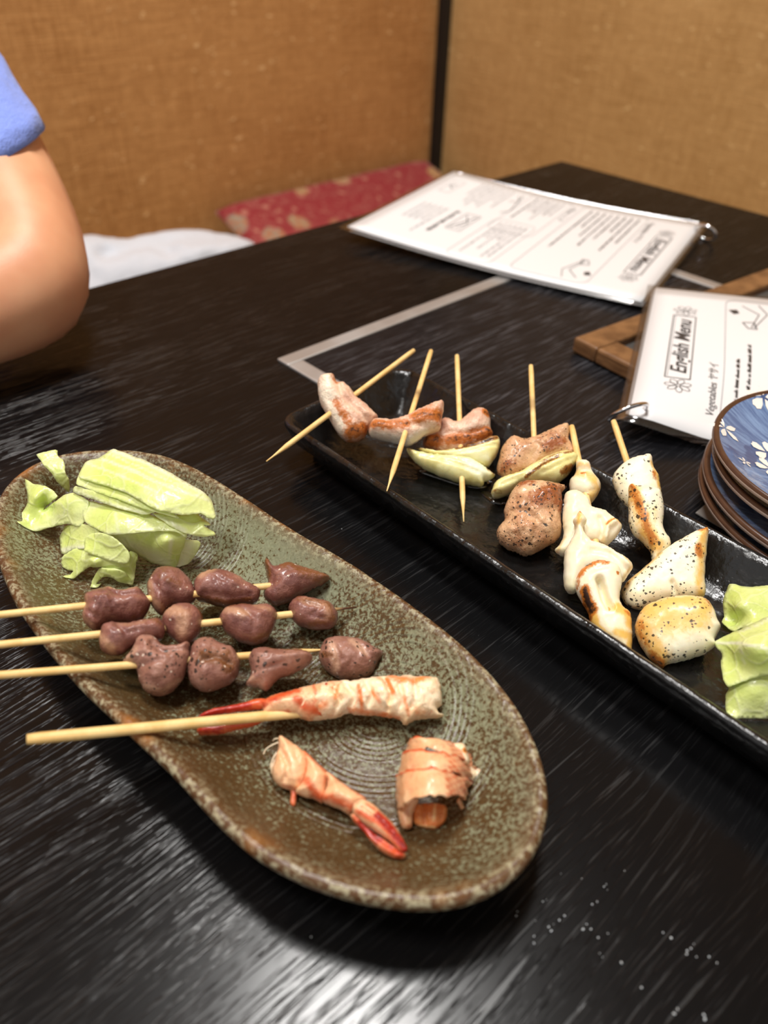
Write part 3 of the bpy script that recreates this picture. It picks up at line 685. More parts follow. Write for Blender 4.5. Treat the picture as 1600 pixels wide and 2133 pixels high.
# ------------------------------------------------------------------ laminated menus
def text_mesh(body, size, shear=0.0, bold=0.0, spacing=1.0):
    cu_ = bpy.data.curves.new('txt', 'FONT'); cu_.body = body; cu_.size = size; cu_.shear = shear; cu_.offset = bold; cu_.space_character = spacing; cu_.resolution_u = 3
    ob = bpy.data.objects.new('txt', cu_); COL.objects.link(ob)
    dg = bpy.context.evaluated_depsgraph_get(); m2 = bpy.data.meshes.new_from_object(ob.evaluated_get(dg))
    V = np.array([v.co[:2] for v in m2.vertices]) if len(m2.vertices) else np.zeros((0, 2)); Fc = [tuple(p.vertices) for p in m2.polygons]
    bpy.data.objects.remove(ob); bpy.data.curves.remove(cu_); bpy.data.meshes.remove(m2)
    return V, Fc
class Print:
    """flat print laid on a sheet: page millimetres (u to the right, v down) -> surface"""
    def __init__(s, surf): s.f = surf; s.V = []; s.F = []; s.V2 = []; s.F2 = []
    def poly(s, pts, pale=False):
        V, F = (s.V2, s.F2) if pale else (s.V, s.F); b = len(V); V += [tuple(p) for p in pts]; F.append(tuple(range(b, b + len(pts))))
    def line(s, pts, w, pale=False):
        pts = [np.array(p, float) for p in pts]
        for a, b in zip(pts[:-1], pts[1:]):
            k = max(1, int(np.linalg.norm(b - a) // 12)); t = (b - a) / (np.linalg.norm(b - a) + 1e-9); n = np.array([-t[1], t[0]]) * w / 2
            for i in range(k):
                p, q = a + (b - a) * i / k, a + (b - a) * (i + 1) / k; s.poly([p - n - t * w * .2, q - n + t * w * .2, q + n + t * w * .2, p + n - t * w * .2], pale)
    def text(s, body, u, v, size, shear=0., bold=0., width=None, pale=False):
        V, F = text_mesh(body, size, shear, bold)
        if len(V) == 0: return
        if width: V[:, 0] *= width / max(V[:, 0].max(), 1e-6)
        W, G = (s.V2, s.F2) if pale else (s.V, s.F); b = len(W); W += [(u + p[0], v - p[1]) for p in V]; G += [tuple(i + b for i in f) for f in F]
    def words(s, u0, u1, v, hgt, rng, pale=False):
        u = u0
        while u < u1 - 2:
            l = min(rng.uniform(3, 11), u1 - u); 
            k = max(1, int(l / 1.5))
            for i in range(k):
                a = u + l * i / k; h2 = hgt * rng.choice([.62, .62, 1.0, .8]); s.poly([(a, v), (a + l / k * .72, v), (a + l / k * .72 + hgt * .15, v - h2), (a + hgt * .15, v - h2)], pale)
            u += l + 1.5
    def flower(s, u, v, r):
        for k in range(7):
            a = 2 * math.pi * k / 7 + .3; c = np.array([u, v]) + r * .55 * np.array([math.cos(a), math.sin(a)])
            s.line([c + r * .42 * np.array([math.cos(a) * math.cos(t) * 1.0 - .55 * math.sin(a) * math.sin(t), math.sin(a) * math.cos(t) + .55 * math.cos(a) * math.sin(t)]) for t in np.linspace(0, 2 * math.pi, 10)], .42)
    def rbox(s, u0, v0, u1, v1, r, w, pale=True):
        pts = []
        for cx, cy, a0 in ((u1 - r, v0 + r, -90), (u1 - r, v1 - r, 0), (u0 + r, v1 - r, 90), (u0 + r, v0 + r, 180)):
            for k in range(7): a = math.radians(a0 + 15 * k); pts.append((cx + r * math.cos(a), cy + r * math.sin(a)))
        s.line(pts + [pts[0]], w, pale)
    def build(s, parent):
        for V, F, m in ((s.V, s.F, 'ink'), (s.V2, s.F2, 'pale_ink')):
            if V: mesh_obj('lettering', [s.f(a / 1000, b / 1000, .00025) for a, b in V], F, M[m], parent, smooth=False)['kind'] = 'stuff'
def menu(label, surf, W, Hh, seed, ring):
    ctr = surf(W / 2, Hh / 2, 0); low = min(surf(a, b, 0)[2] for a in (0, W) for b in (0, Hh))
    t = thing('laminated_menu', label, 'menu', (ctr[0], ctr[1], low))
    def page(name, mat, mg, dz, th, du=0., dv=0.):
        n, m = 14, 20; V, Fc = [], []
        for s_ in (0, 1):
            for i in range(n + 1):
                for j in range(m + 1): V.append(surf(-mg + (W + 2 * mg) * i / n + du, -mg + (Hh + 2 * mg) * j / m + dv, dz - s_ * th))
        k = (n + 1) * (m + 1); g = lambda i, j, s_: s_ * k + i * (m + 1) + j
        for i in range(n):
            for j in range(m):
                Fc.append((g(i, j, 0), g(i, j + 1, 0), g(i + 1, j + 1, 0), g(i + 1, j, 0))); Fc.append((g(i, j, 1), g(i + 1, j, 1), g(i + 1, j + 1, 1), g(i, j + 1, 1)))
        rm = [(i, 0) for i in range(n)] + [(n, j) for j in range(m)] + [(i, m) for i in range(n, 0, -1)] + [(0, j) for j in range(m, 0, -1)]
        for a, b in zip(rm, rm[1:] + rm[:1]): Fc.append((g(*a, 0), g(*b, 0), g(*b, 1), g(*a, 1)))
        o = mesh_obj(name, V, Fc, M[mat], t); fix_normals(o); return o
    sh = page('paper_sheet', 'paper', 0, 0, .0003); page('paper_sheet', 'paper', -.001, -.0022, .0003, .003, -.003)
    page('laminate_film', 'film', .0065, -.0006, .0002)
    pr_ = Print(surf); rng = random.Random(seed)
    pr_.line([(55, 17), (158, 17), (158, 33), (55, 33), (55, 17)], .8); pr_.line([(56.5, 18.5), (156.5, 18.5)], .3)
    pr_.text('English Menu', 62, 30.0, 15, .28, .25, 90)
    pr_.flower(45, 26, 9); pr_.flower(168, 25, 9)
    pr_.text('Vegetables ヤサイ', 22, 50, 7.5, .15, 0, 62, pale=False)
    pr_.rbox(10, 54, 200, 128, 9, .6)
    for k in range(8): pr_.words(20, rng.choice([70, 95, 120, 135]), 64 + 7.6 * k, 2.6, rng)
    for q in ((150, 72, 176, 78, 190, 66), (150, 74, 178, 84, 194, 78)):   # asparagus stalk and leaf drawing
        pr_.line([q[:2], q[2:4], q[4:]], .7)
    pr_.line([(148, 70), (158, 66), (160, 74), (148, 76), (148, 70)], .8); pr_.poly([(172, 60), (179, 56), (181, 62), (175, 64)])
    pr_.text('Meat ニク', 22, 138, 7, .15, 0, 44)
    pr_.rbox(10, 141, 125, 190, 8, .5); pr_.rbox(96, 146, 205, 192, 8, .5)
    for k in range(6): pr_.words(18, rng.choice([60, 80, 86]), 151 + 6.2 * k, 2.4, rng, k % 2 == 0); pr_.words(104, rng.choice([150, 180, 192]), 155 + 5.6 * k, 2.2, rng, True)
    pr_.line([(20, 198), (70, 190), (80, 196)], .9); pr_.line([(24, 202), (40, 194), (44, 204)], .9)
    pr_.line([(104, 206), (150, 206), (150, 222), (104, 222), (104, 206)], .7); pr_.line([(108, 209), (146, 219)], 1.2); pr_.line([(110, 219), (128, 209), (144, 213)], 1.0)
    pr_.words(104, 170, 234, 5, rng)
    for k in range(7): pr_.words(16, rng.choice([56, 76, 84]), 212 + 6.4 * k, 2.2, rng, True)
    for k in range(5): pr_.words(104, rng.choice([150, 180]), 246 + 6.6 * k, 2.2, rng, True)
    pr_.line([(24, 268), (64, 268), (64, 280), (24, 280), (24, 268)], .5, True); pr_.line([(36, 272), (44, 277), (50, 271)], 1.2)
    pr_.build(sh)
    rc, rn, rr = ring; x, y = frame_of(rn); pts = [rc + rr * (math.cos(a) * x * 1.25 + math.sin(a) * y) for a in np.linspace(0, 2 * math.pi, 37)]
    tube('binder_ring', pts, .0013, M['chrome'], t, 8, caps=False)
    return t
def bilin(p00, p10, p01, p11, bend):
    def f(a, b, dz):
        p = p00 * (1 - a) * (1 - b) + p10 * a * (1 - b) + p01 * (1 - a) * b + p11 * a * b
        return p + ZU * (bend(a, b) + dz)
    return f
# far menu: page top at the right, reading towards the viewer; its foot curls up
A0, A1 = P(1464, 466, .0085), P(1336, 629, .0075); B0, B1 = P(946, 357, .022), P(724, 472, .013)
MW, MH = .210, .297
q1 = bilin(A0, A1, B0, B1, lambda a, b: -.0040 * math.sin(math.pi * b))
s1 = lambda u, v, dz=0.: q1(u / MW, v / MH, dz)
menu('laminated white menu farther back, its foot curling over the cushion side', s1, MW, MH, 3, (P(1470, 484, .0088), unit(np.array([.5, .5, .4])), .0085))
# nearer menu: page top at the left, reading away from the viewer, resting on the slate board
N0, N1 = P(1311, 862, .0165), P(1366, 599, .0165)
dn = unit((N1 - N0) * np.array([1, 1, 0])); dv = np.array([dn[1], -dn[0], 0]); wn = np.linalg.norm(N1 - N0)
dvx = unit((P(1486, 903, .0115) - N0) * np.array([1, 1, 0])); dv = unit(.25 * dv + 1.0 * dvx)
sc_ = wn / .210
q2 = bilin(N0, N1, N0 + dv * .297 * sc_, N1 + dv * .297 * sc_, lambda a, b: .002 * math.sin(math.pi * b))
def s2(u, v, dz=0.):
    p = q2(u / MW, v / MH, dz); k = min(max(((p - f0) @ fv - FWt + .004) / .055, 0), 1)
    return p - ZU * (.0112 * k * k * (3 - 2 * k))
menu('laminated white menu nearer the viewer, lying on the wooden framed board', s2, MW, MH, 3, (P(1309, 859, .0165), unit(np.array([-.35, .75, .55])), .0098))

# ------------------------------------------------------------------ stack of blue plates
def lathe(name, prof, c, mats, fm, parent, seg=96, tilt=(0, 0)):
    V, Fc, fmt = [], [], []
    for i, (r, z) in enumerate(prof):
        for k in range(seg):
            a = 2 * math.pi * k / seg; x, y = r * math.cos(a), r * math.sin(a); V.append((c[0] + x, c[1] + y, c[2] + z + tilt[0] * x + tilt[1] * y))
    for i in range(len(prof) - 1):
        for k in range(seg):
            k2 = (k + 1) % seg; Fc.append((i * seg + k, i * seg + k2, (i + 1) * seg + k2, (i + 1) * seg + k)); fmt.append(fm[i])
    Fc.append(tuple(range(seg))); fmt.append(fm[0]); Fc.append(tuple((len(prof) - 1) * seg + k for k in range(seg))); fmt.append(fm[-1])
    return V, Fc, fmt
PR = .0665
def dish(label, cx, cy, base, k=1.0, tilt=(0, 0), flowers=()):
    t = thing('small_plate', label, 'plate', (cx, cy, base), 'blue flowered plates stacked by the long tray')
    prof = [(.001, .0042), (.020, .0044), (.034, .0060), (.046, .0095), (.056, .0140), (.0638, .0182), (.0648, .0189), (.0656, .0192), (.0664, .0187), (.0669, .0174),
            (.0668, .0157), (.0640, .0142), (.056, .0106), (.046, .0066), (.037, .0034), (.036, .0006), (.033, .0004), (.032, .0024), (.002, .0026)]
    prof = [(r * k, z) for r, z in prof]
    fm = [0, 0, 0, 0, 0, 1, 1, 1, 1, 3, 2, 2, 2, 2, 2, 3, 2, 2]
    V, Fc, fmt = lathe('dish_body', prof, (cx, cy, base), None, fm, None, tilt=tilt)
    mesh_obj('dish_body', V, Fc, None, t, mats=[M['blue_glaze'], M['brown_rim'], M['dark_glaze'], M['bare_clay']], fmat=fmt, loc=(cx, cy, base))
    rz = ([p[0] for p in prof[:7]], [p[1] for p in prof[:7]])
    Vf, Ff, Vs, Fs = [], [], [], []
    for (px, py, s_, a0, kind) in flowers:
        Vf, Ff = [], []
        h = .0; 
        for _ in range(12):
            q = P(px, py, h); rr = math.hypot(q[0] - cx, q[1] - cy); h = base - TZ + np.interp(rr, *rz) + tilt[0] * (q[0] - cx) + tilt[1] * (q[1] - cy)
        for pk in range(5):
            a = a0 + 2 * math.pi * pk / 5; d = np.array([math.cos(a), math.sin(a)]); n = np.array([-d[1], d[0]]); b = len(Vf)
            ol = [(.12, 0), (.45, .22), (.78, .30), (1.0, .14), (.95, 0), (1.0, -.14), (.78, -.30), (.45, -.22)] if kind else [(.08, 0), (.4, .16), (.75, .19), (1.05, 0), (.75, -.19), (.4, -.16)]
            for (x, y) in ol:
                p = q[:2] + s_ * (x * d + y * n); r_ = math.hypot(p[0] - cx, p[1] - cy); Vf.append((p[0], p[1], base + np.interp(min(r_, .0638 * k), *rz) + .00035 + tilt[0] * (p[0] - cx) + tilt[1] * (p[1] - cy)))
            Ff.append(tuple(range(b, b + len(ol))))
        mesh_obj('flower_print', Vf, Ff, M['petal_white'], t, smooth=False)
    return t
dish('lower of the two larger plates, bottom of the stack of blue plates', .2383, .3080, TZ + .0004, 1.155)
dish('upper of the two larger plates, second from the bottom of the blue stack', .2383, .3088, TZ + .0076, 1.150)
dish('second plate from the top of the blue stack, mostly hidden', .2300, .3120, TZ + .0172, .985)
dish('top plate of the blue stack, white blossoms on blue glaze', .2284, .3115, TZ + .0258, 1.0,
     flowers=((1510, 893, .0082, .5, 0), (1590, 828, .0098, .2, 1), (1598, 944, .0088, .0, 1), (1604, 977, .0080, .6, 1), (1552, 963, .0036, .3, 0), (1668, 862, .0088, .9, 1), (1706, 960, .0084, .3, 1), (1640, 905, .0060, .5, 0), (1720, 880, .0072, .1, 0)))
V, Fc = [], []
sp_ = [P(1447, 1074, .0), P(1477, 1049, .0), P(1560, 1090, .0), P(1512, 1112, .0)]
V = [p + ZU * .0015 for p in sp_] + [p + ZU * .0021 for p in sp_]
ps = mesh_obj('paper_slip', V, [(3, 2, 1, 0), (4, 5, 6, 7), (0, 1, 5, 4), (1, 2, 6, 5), (2, 3, 7, 6), (3, 0, 4, 7)], M['shaded_paper'], smooth=False); fix_normals(ps)
tag(ps, 'corner of a pale paper slip lying beside the blue plate stack', 'paper')

# ------------------------------------------------------------------ speckled gourd-shaped stoneware plate
ol = np.array([P(x, y, PLATE_H)[:2] for x, y in PLATE_PX]); ol = resample(catmull(ol, 8), .0022)
for _ in range(6): ol = .5 * ol + .25 * (np.roll(ol, 1, 0) + np.roll(ol, -1, 0))
NP = len(ol)
def offset(poly, d):
    t = np.roll(poly, -1, 0) - np.roll(poly, 1, 0); t /= np.linalg.norm(t, axis=1)[:, None]
    n = np.c_[-t[:, 1], t[:, 0]]
    area = .5 * np.sum(poly[:, 0] * np.roll(poly[:, 1], -1) - np.roll(poly[:, 0], -1) * poly[:, 1])
    if area < 0: n = -n
    q = poly + n * d
    for _ in range(int(d / .004) + 1): q = .5 * q + .25 * (np.roll(q, 1, 0) + np.roll(q, -1, 0))
    return q
prof = [(.0005, PLATE_H - .0045, .9), (.0, PLATE_H - .002, 1), (.0007, PLATE_H, 1), (.0022, PLATE_H + .0007, .9), (.0040, PLATE_H, .6), (.0062, PLATE_H - .0022, .25), (.0095, PLATE_H - .0055, .0), (.0135, PLATE_H - .0092, 0),
        (.018, PLATE_H - .0126, 0), (.023, PLATE_H - .0155, 0), (.029, PLATE_H - .0176, 0), (.036, PLATE_F, 0)]
V, Fc, rimA, zone = [], [], [], []
def ringv(d, z, r):
    q = offset(ol, d); b = len(V)
    for i, p in enumerate(q):
        w = .0006 * fbm((ol[i][0], ol[i][1], d * .3), 70, 2) * (1 if r > .1 else .4)
        V.append((p[0], p[1], TZ + z + w)); rimA.append(r)
    return b
rb = [ringv(*a) for a in prof]
for a, b in zip(rb[:-1], rb[1:]):
    for k in range(NP): k2 = (k + 1) % NP; Fc.append((a + k, a + k2, b + k2, b + k))
inner = np.array([V[rb[-1] + k][:2] for k in range(NP)])
q, fc, n_ = triangulate(inner * np.array([1, -1]) , .0055, 4)
q = q * np.array([1, -1]); base = rb[-1]; mp = {}
for i in range(len(q)):
    if i < NP: mp[i] = base + i
    else: mp[i] = len(V); V.append((q[i][0], q[i][1], TZ + PLATE_F + .0003 * fbm((q[i][0], q[i][1], 0), 40, 1))); rimA.append(0)
Fc += [tuple(mp[j] for j in f) for f in fc]
low = [rb[0]]
for d, z in ((.004, PLATE_H - .0105), (.011, PLATE_H - .017), (.022, .0058), (.031, .0032), (.032, .0006)):
    low.append(ringv(d, z, .9 if d < .01 else .3))
for a, b in zip(low[:-1], low[1:]):
    for k in range(NP): k2 = (k + 1) % NP; Fc.append((a + k, b + k, b + k2, a + k2))
Fc.append(tuple(low[-1] + k for k in range(NP)))
Vn = np.array(V)
zc_ = [(P(640, 1190, 0)[:2], .040, .16), (P(230, 1120, 0)[:2], .05, .06), (P(960, 1450, 0)[:2], .045, .10), (P(560, 1330, 0)[:2], .04, .08), (P(900, 1780, 0)[:2], .04, -.02), (P(560, 1650, 0)[:2], .05, -.16), (P(70, 1180, 0)[:2], .05, -.12), (P(330, 1420, 0)[:2], .045, -.12), (P(760, 1820, 0)[:2], .035, -.14), (P(1080, 1700, 0)[:2], .02, -.12)]
zone = sum(a * np.exp(-((Vn[:, :2] - c) ** 2).sum(1) / (2 * s * s)) for c, s, a in zc_)
gp = mesh_obj('stoneware_plate', V, Fc, M['stoneware'], attrs={'rim': rimA, 'zone': zone}, loc=plate_loc); fix_normals(gp)
take_surface('plate', gp)
tag(gp, 'brown and green speckled gourd-shaped stoneware plate holding heart skewers and prawns', 'plate')

# ------------------------------------------------------------------ long black tray
TH, TF = .027, .0072
t0, t1 = P(585, 876, TH), P(1600, 1557, TH); tl = unit((t1 - t0) * np.array([1, 1, 0])); tw = np.array([-tl[1], tl[0], 0]); tw = tw if tw[1] > 0 else -tw
tcor = P(577, 868, TH); TWD = abs((P(1225, 961, TH) - t0) @ tw) * .5 + abs((P(846, 761, TH) - t0) @ tw) * .5; TLN = .335
tcor = tcor - ZU * TH - tw * ((tcor - t0) @ tw)
def rrect(ins, z, r):
    L, Wd = TLN - 2 * ins, TWD - 2 * ins; r = max(r - ins * .55, .003); pts = []
    for cx, cy, a0 in ((L - r, r, -90), (L - r, Wd - r, 0), (r, Wd - r, 90), (r, r, 180)):
        for k in range(9): a = math.radians(a0 + 90 * k / 8); pts.append((ins + cx + r * math.cos(a), ins + cy + r * math.sin(a)))
    pts = np.array(pts); out = []
    for i in range(len(pts)):          # straight sides get extra points
        a, b = pts[i], pts[(i + 1) % len(pts)]; k = max(1, int(np.linalg.norm(b - a) / .012))
        if np.linalg.norm(b - a) < .01: k = 1
        else: k = 34 if abs(b[0] - a[0]) > abs(b[1] - a[1]) else 9
        for j in range(k): out.append(a + (b - a) * j / k)
    return [tcor + tl * p[0] + tw * p[1] + ZU * (z + .0005 * fbm((p[0], p[1], z * .2), 60, 7)) for p in out]
tp = [(.0125, .0014), (.0135, .0030), (.0045, .0130), (.0012, TH - .006), (.0000, TH - .0028), (.0006, TH - .0006), (.0021, TH), (.0038, TH - .0008), (.0055, TH - .0034), (.0105, TH - .0105), (.0150, TH - .0165), (.0180, TF + .0012), (.0215, TF)]
V, Fc = [], []; rb = []
for a, z in tp: rb.append(len(V)); V += rrect(a, z, .011)
n_ = rb[1] - rb[0]
for a, b in zip(rb[:-1], rb[1:]):
    for k in range(n_): k2 = (k + 1) % n_; Fc.append((a + k, a + k2, b + k2, b + k))
Fc.append(tuple(range(n_))[::-1]); Fc.append(tuple(rb[-1] + k for k in range(n_)))
ty = mesh_obj('long_tray', V, Fc, M['black_glaze'], loc=tcor + tl * TLN / 2 + tw * TWD / 2); fix_normals(ty)
take_surface('tray', ty)
tag(ty, 'long black glazed rectangular tray holding pork, onion and squid skewers', 'tray')
def puddle(pts, label):
    o = np.array([q[:2] for q in CA(pts)]); poly = resample(catmull(o, 5), 5.0); q, fc, n = triangulate(poly, 6.0, 2); d = np.minimum(1, seg_dist(q, poly) / 9.0); d[:n] = 0
    B = np.array([P(a[0], a[1], TF + .0005) for a in q]); V = np.vstack([B + ZU * (d ** .5 * .0009)[:, None], B[:n] - ZU * .0004])
    ob = mesh_obj('oil_puddle', V, list(fc) + [(i, i + len(q), (i + 1) % n + len(q), (i + 1) % n) for i in range(n)], M['oil']); fix_normals(ob)
    tag(ob, label, 'sauce')
puddle([(760, 640), (860, 680), (960, 712), (1060, 724), (1110, 700), (1080, 670), (1000, 660), (900, 640)], 'thin oily puddle shining under the first grilled onion')
puddle([(1124, 742), (1150, 752), (1180, 760), (1210, 770), (1190, 800), (1120, 795), (1080, 770), (1050, 735)], 'thin oily puddle between the peppered pork and the onion')

# ------------------------------------------------------------------ skewers
def line_h(a, b, px):
    """height above the table of the stick a-b where it passes nearest to pixel px"""
    r = unit(ray(*px)); d = unit(b - a); n = np.cross(r, d); n2 = np.cross(r, n); t = ((CAM - a) @ n2) / (d @ n2)
    return float((a + d * t)[2] - TZ)
def skewer(label, group, a, b, pieces, tip=True, r=.00145, burn=(), cat='skewer', name='grilled_skewer'):
    A_, B_ = P(*a), P(*b); c = (A_ + B_) / 2
    t = thing(name, label, cat, (c[0], c[1], min(A_[2], B_[2])), group)
    stick(A_, B_, t, r, tip, burn)
    for i, p in enumerate(pieces):
        p = dict(p); nm = p.pop('name'); cr = p.pop('crop'); o = p.pop('o'); fl = p.pop('floor', 'tray'); fz = PLATE_F if fl == 'plate' else TF; dh = p.pop('dh', 0.)
        cc = np.array([q[:2] for q in cr(o)]).mean(0)
        hc = line_h(A_, B_, cc) + dh * .2 + p.pop('lift', 0.)
        lab = p.pop('label', None)
        tf = p.pop('thin', None)
        if tf: p['Tb'] = tf
        elif nm != 'squid_piece': p['Tb'] = min(max(p.get('Tb') or p['T'], hc - fz + .001), .0175)
        ob = blob(nm, cr, o, hc, p.pop('T'), M[p.pop('m')], t, floor=fl, seed=p.pop('seed', i + 3), **p)
        if lab: ob['label'] = lab
    return t
GP = 'pork and onion skewers on the black tray'
skewer('half-eaten pork skewer, leftmost on the black tray, one pale piece left', GP, (862, 730, .040), (555, 961, .030), [
    dict(name='pork_piece', crop=CA, o=[(290, 190), (330, 183), (357, 185), (369, 218), (400, 220), (438, 252), (460, 288), (505, 322), (548, 362), (565, 385), (550, 410), (522, 440), (507, 475), (470, 492), (425, 497), (395, 480), (360, 440), (330, 390), (302, 340), (284, 290), (278, 235)],
         T=.0085, Tb=.017, m='pork', dh=-.004, lump=.0016, freq=170, tint=[([(320, 210), (310, 280), (350, 360), (400, 440)], 60, .9)], char=[([(350, 195), (368, 230)], 22, .5), ([(365, 335), (400, 390), (430, 440)], 26, .6), ([(430, 470), (495, 455)], 34, .8)],
         dents=[([(372, 222), (390, 290), (440, 350), (520, 420)], 22, .0022), ([(440, 300), (470, 340)], 18, .001)])])
skewer('pork skewer with one long browned piece, second from the left on the black tray', GP, (898, 731, .041), (806, 1023, .0290), [
    dict(name='pork_piece', crop=CA, o=[(525, 425), (545, 397), (580, 392), (640, 397), (700, 376), (760, 346), (820, 320), (870, 303), (879, 325), (876, 360), (868, 400), (865, 437), (830, 452), (790, 466), (760, 488), (720, 514), (680, 508), (620, 490), (560, 478), (525, 468)],
         T=.0075, Tb=.017, m='pork', dh=-.005, lump=.0012, freq=150, tint=[([(540, 480), (640, 498), (720, 508), (790, 470)], 34, .9)], char=[([(545, 432), (620, 438), (700, 436)], 28, .75), ([(745, 405), (800, 390), (855, 395)], 38, .85), ([(800, 350), (855, 345)], 20, .3)],
         dents=[([(700, 440), (760, 440), (840, 455)], 20, .0012)])], burn=((.36, .05, .7),))
skewer('skewer of pork above two onion wedges, third from the left on the tray', GP, (952, 741, .036), (966, 1087, .0100), [
    dict(name='pork_piece', crop=CA, o=[(868, 398), (905, 392), (935, 408), (962, 398), (1000, 365), (1040, 342), (1085, 353), (1101, 390), (1101, 430), (1112, 470), (1060, 510), (1000, 538), (930, 560), (870, 562), (800, 540), (778, 516), (790, 482), (830, 456), (862, 440)],
         T=.0085, Tb=.016, m='pork', dh=-.002, lump=.0013, freq=150, char=[([(795, 505), (850, 515)], 36, .85), ([(905, 515), (1000, 495), (1090, 465)], 30, .85), ([(1070, 375), (1085, 385)], 20, .9), ([(1075, 460), (1095, 462)], 18, 1.0)], tint=[([(900, 430), (1000, 460), (1080, 420)], 40, .4)],
         dents=[([(870, 490), (900, 480), (1000, 480), (1095, 445)], 18, .0016)]),
    dict(name='onion_piece', crop=CA, o=[(745, 532), (860, 545), (960, 528), (1040, 502), (1100, 478), (1135, 478), (1147, 500), (1140, 545), (1122, 585), (1090, 618), (1040, 620), (960, 600), (860, 580)],
         lift=.003, T=.006, Tb=.010, m='onion', dh=-.003, lump=.0006, tint=[([(1000, 560), (1100, 600)], 30, .5)], char=[([(940, 540), (1040, 520), (1130, 492)], 12, .95), ([(1000, 515), (1110, 483)], 9, .9), ([(740, 535), (900, 548)], 10, .45)], dents=[([(900, 552), (1040, 525), (1140, 495)], 11, .0022), ([(860, 575), (1000, 560), (1120, 530)], 10, .0012)]),
    dict(name='onion_piece', crop=CA, o=[(705, 532), (750, 547), (850, 562), (950, 571), (1000, 576), (1060, 612), (1122, 660), (1096, 684), (1070, 690), (1060, 712), (990, 700), (930, 686), (860, 661), (790, 630), (740, 596), (712, 562)],
         T=.006, Tb=.008, m='onion', dh=.001, lump=.0006, tint=[([(1000, 620), (1080, 670)], 50, .9)], char=[([(1085, 640), (1115, 660)], 12, .5), ([(705, 535), (730, 560)], 14, .4), ([(860, 566), (990, 578)], 7, .5)], dents=[([(760, 575), (900, 610), (1040, 660)], 12, .0014), ([(760, 560), (900, 585), (1050, 630)], 10, .0012)])])
skewer('peppered pork and onion skewer with two pork pieces, beside the squid', GP, (1106, 762, .0415), (1122, 1128, .013), [
    dict(name='pork_piece', crop=CA, o=[(1150, 540), (1185, 490), (1222, 475), (1260, 490), (1310, 478), (1370, 450), (1430, 425), (1470, 417), (1478, 450), (1476, 490), (1492, 520), (1510, 555), (1480, 585), (1420, 590), (1360, 615), (1300, 645), (1240, 672), (1200, 680), (1150, 666), (1132, 640), (1139, 590)],
         T=.0080, thin=.005, lift=.001, m='peppered_pork', dh=-.002, lump=.0016, freq=160, char=[([(1370, 545), (1430, 520)], 40, .55), ([(1160, 640), (1200, 620)], 32, .5), ([(1330, 500), (1390, 480)], 26, .35)], dents=[([(1250, 490), (1330, 540), (1300, 600)], 20, .0012), ([(1390, 450), (1480, 500)], 18, .0012)]),
    dict(name='onion_piece', crop=CA, o=[(1105, 737), (1130, 690), (1180, 664), (1250, 640), (1330, 590), (1400, 560), (1450, 546), (1505, 556), (1521, 580), (1502, 615), (1482, 650), (1430, 690), (1380, 696), (1320, 682), (1280, 692), (1230, 712), (1190, 745), (1140, 760), (1110, 756)],
         lift=.003, T=.007, Tb=.010, m='onion', dh=-.003, lump=.0008, char=[([(1270, 680), (1340, 630), (1420, 590)], 9, 1.0), ([(1440, 660), (1490, 630)], 16, .8), ([(1330, 615), (1400, 580), (1490, 560)], 7, .6), ([(1110, 745), (1150, 750)], 10, .4)], dents=[([(1150, 720), (1260, 670), (1360, 610), (1480, 570)], 14, .0013), ([(1240, 700), (1380, 650), (1500, 590)], 10, .0008)]),
    dict(name='pork_piece', crop=CA, o=[(1180, 790), (1200, 745), (1222, 712), (1255, 696), (1300, 690), (1360, 692), (1400, 702), (1466, 716), (1440, 745), (1446, 800), (1437, 860), (1442, 925), (1420, 970), (1370, 1000), (1310, 1035), (1260, 1045), (1220, 1026), (1170, 1004), (1134, 960), (1140, 910), (1170, 870), (1164, 830)],
         lift=.0055, T=.0105, Tb=.015, m='peppered_pork', dh=.001, lump=.0022, freq=120, char=[([(1240, 710), (1290, 705)], 40, .55), ([(1330, 800), (1400, 760), (1430, 800)], 60, .68), ([(1200, 960), (1260, 1020)], 40, .3), ([(1440, 720), (1460, 718)], 20, .4)], tint=[([(1250, 760), (1340, 720)], 34, .5)],
         dents=[([(1180, 850), (1260, 860), (1310, 900)], 24, .0014), ([(1280, 800), (1300, 900), (1280, 980)], 22, -.0010)])], burn=((.26, .05, .8),), tip=False)
GS = 'squid skewers on the black tray'
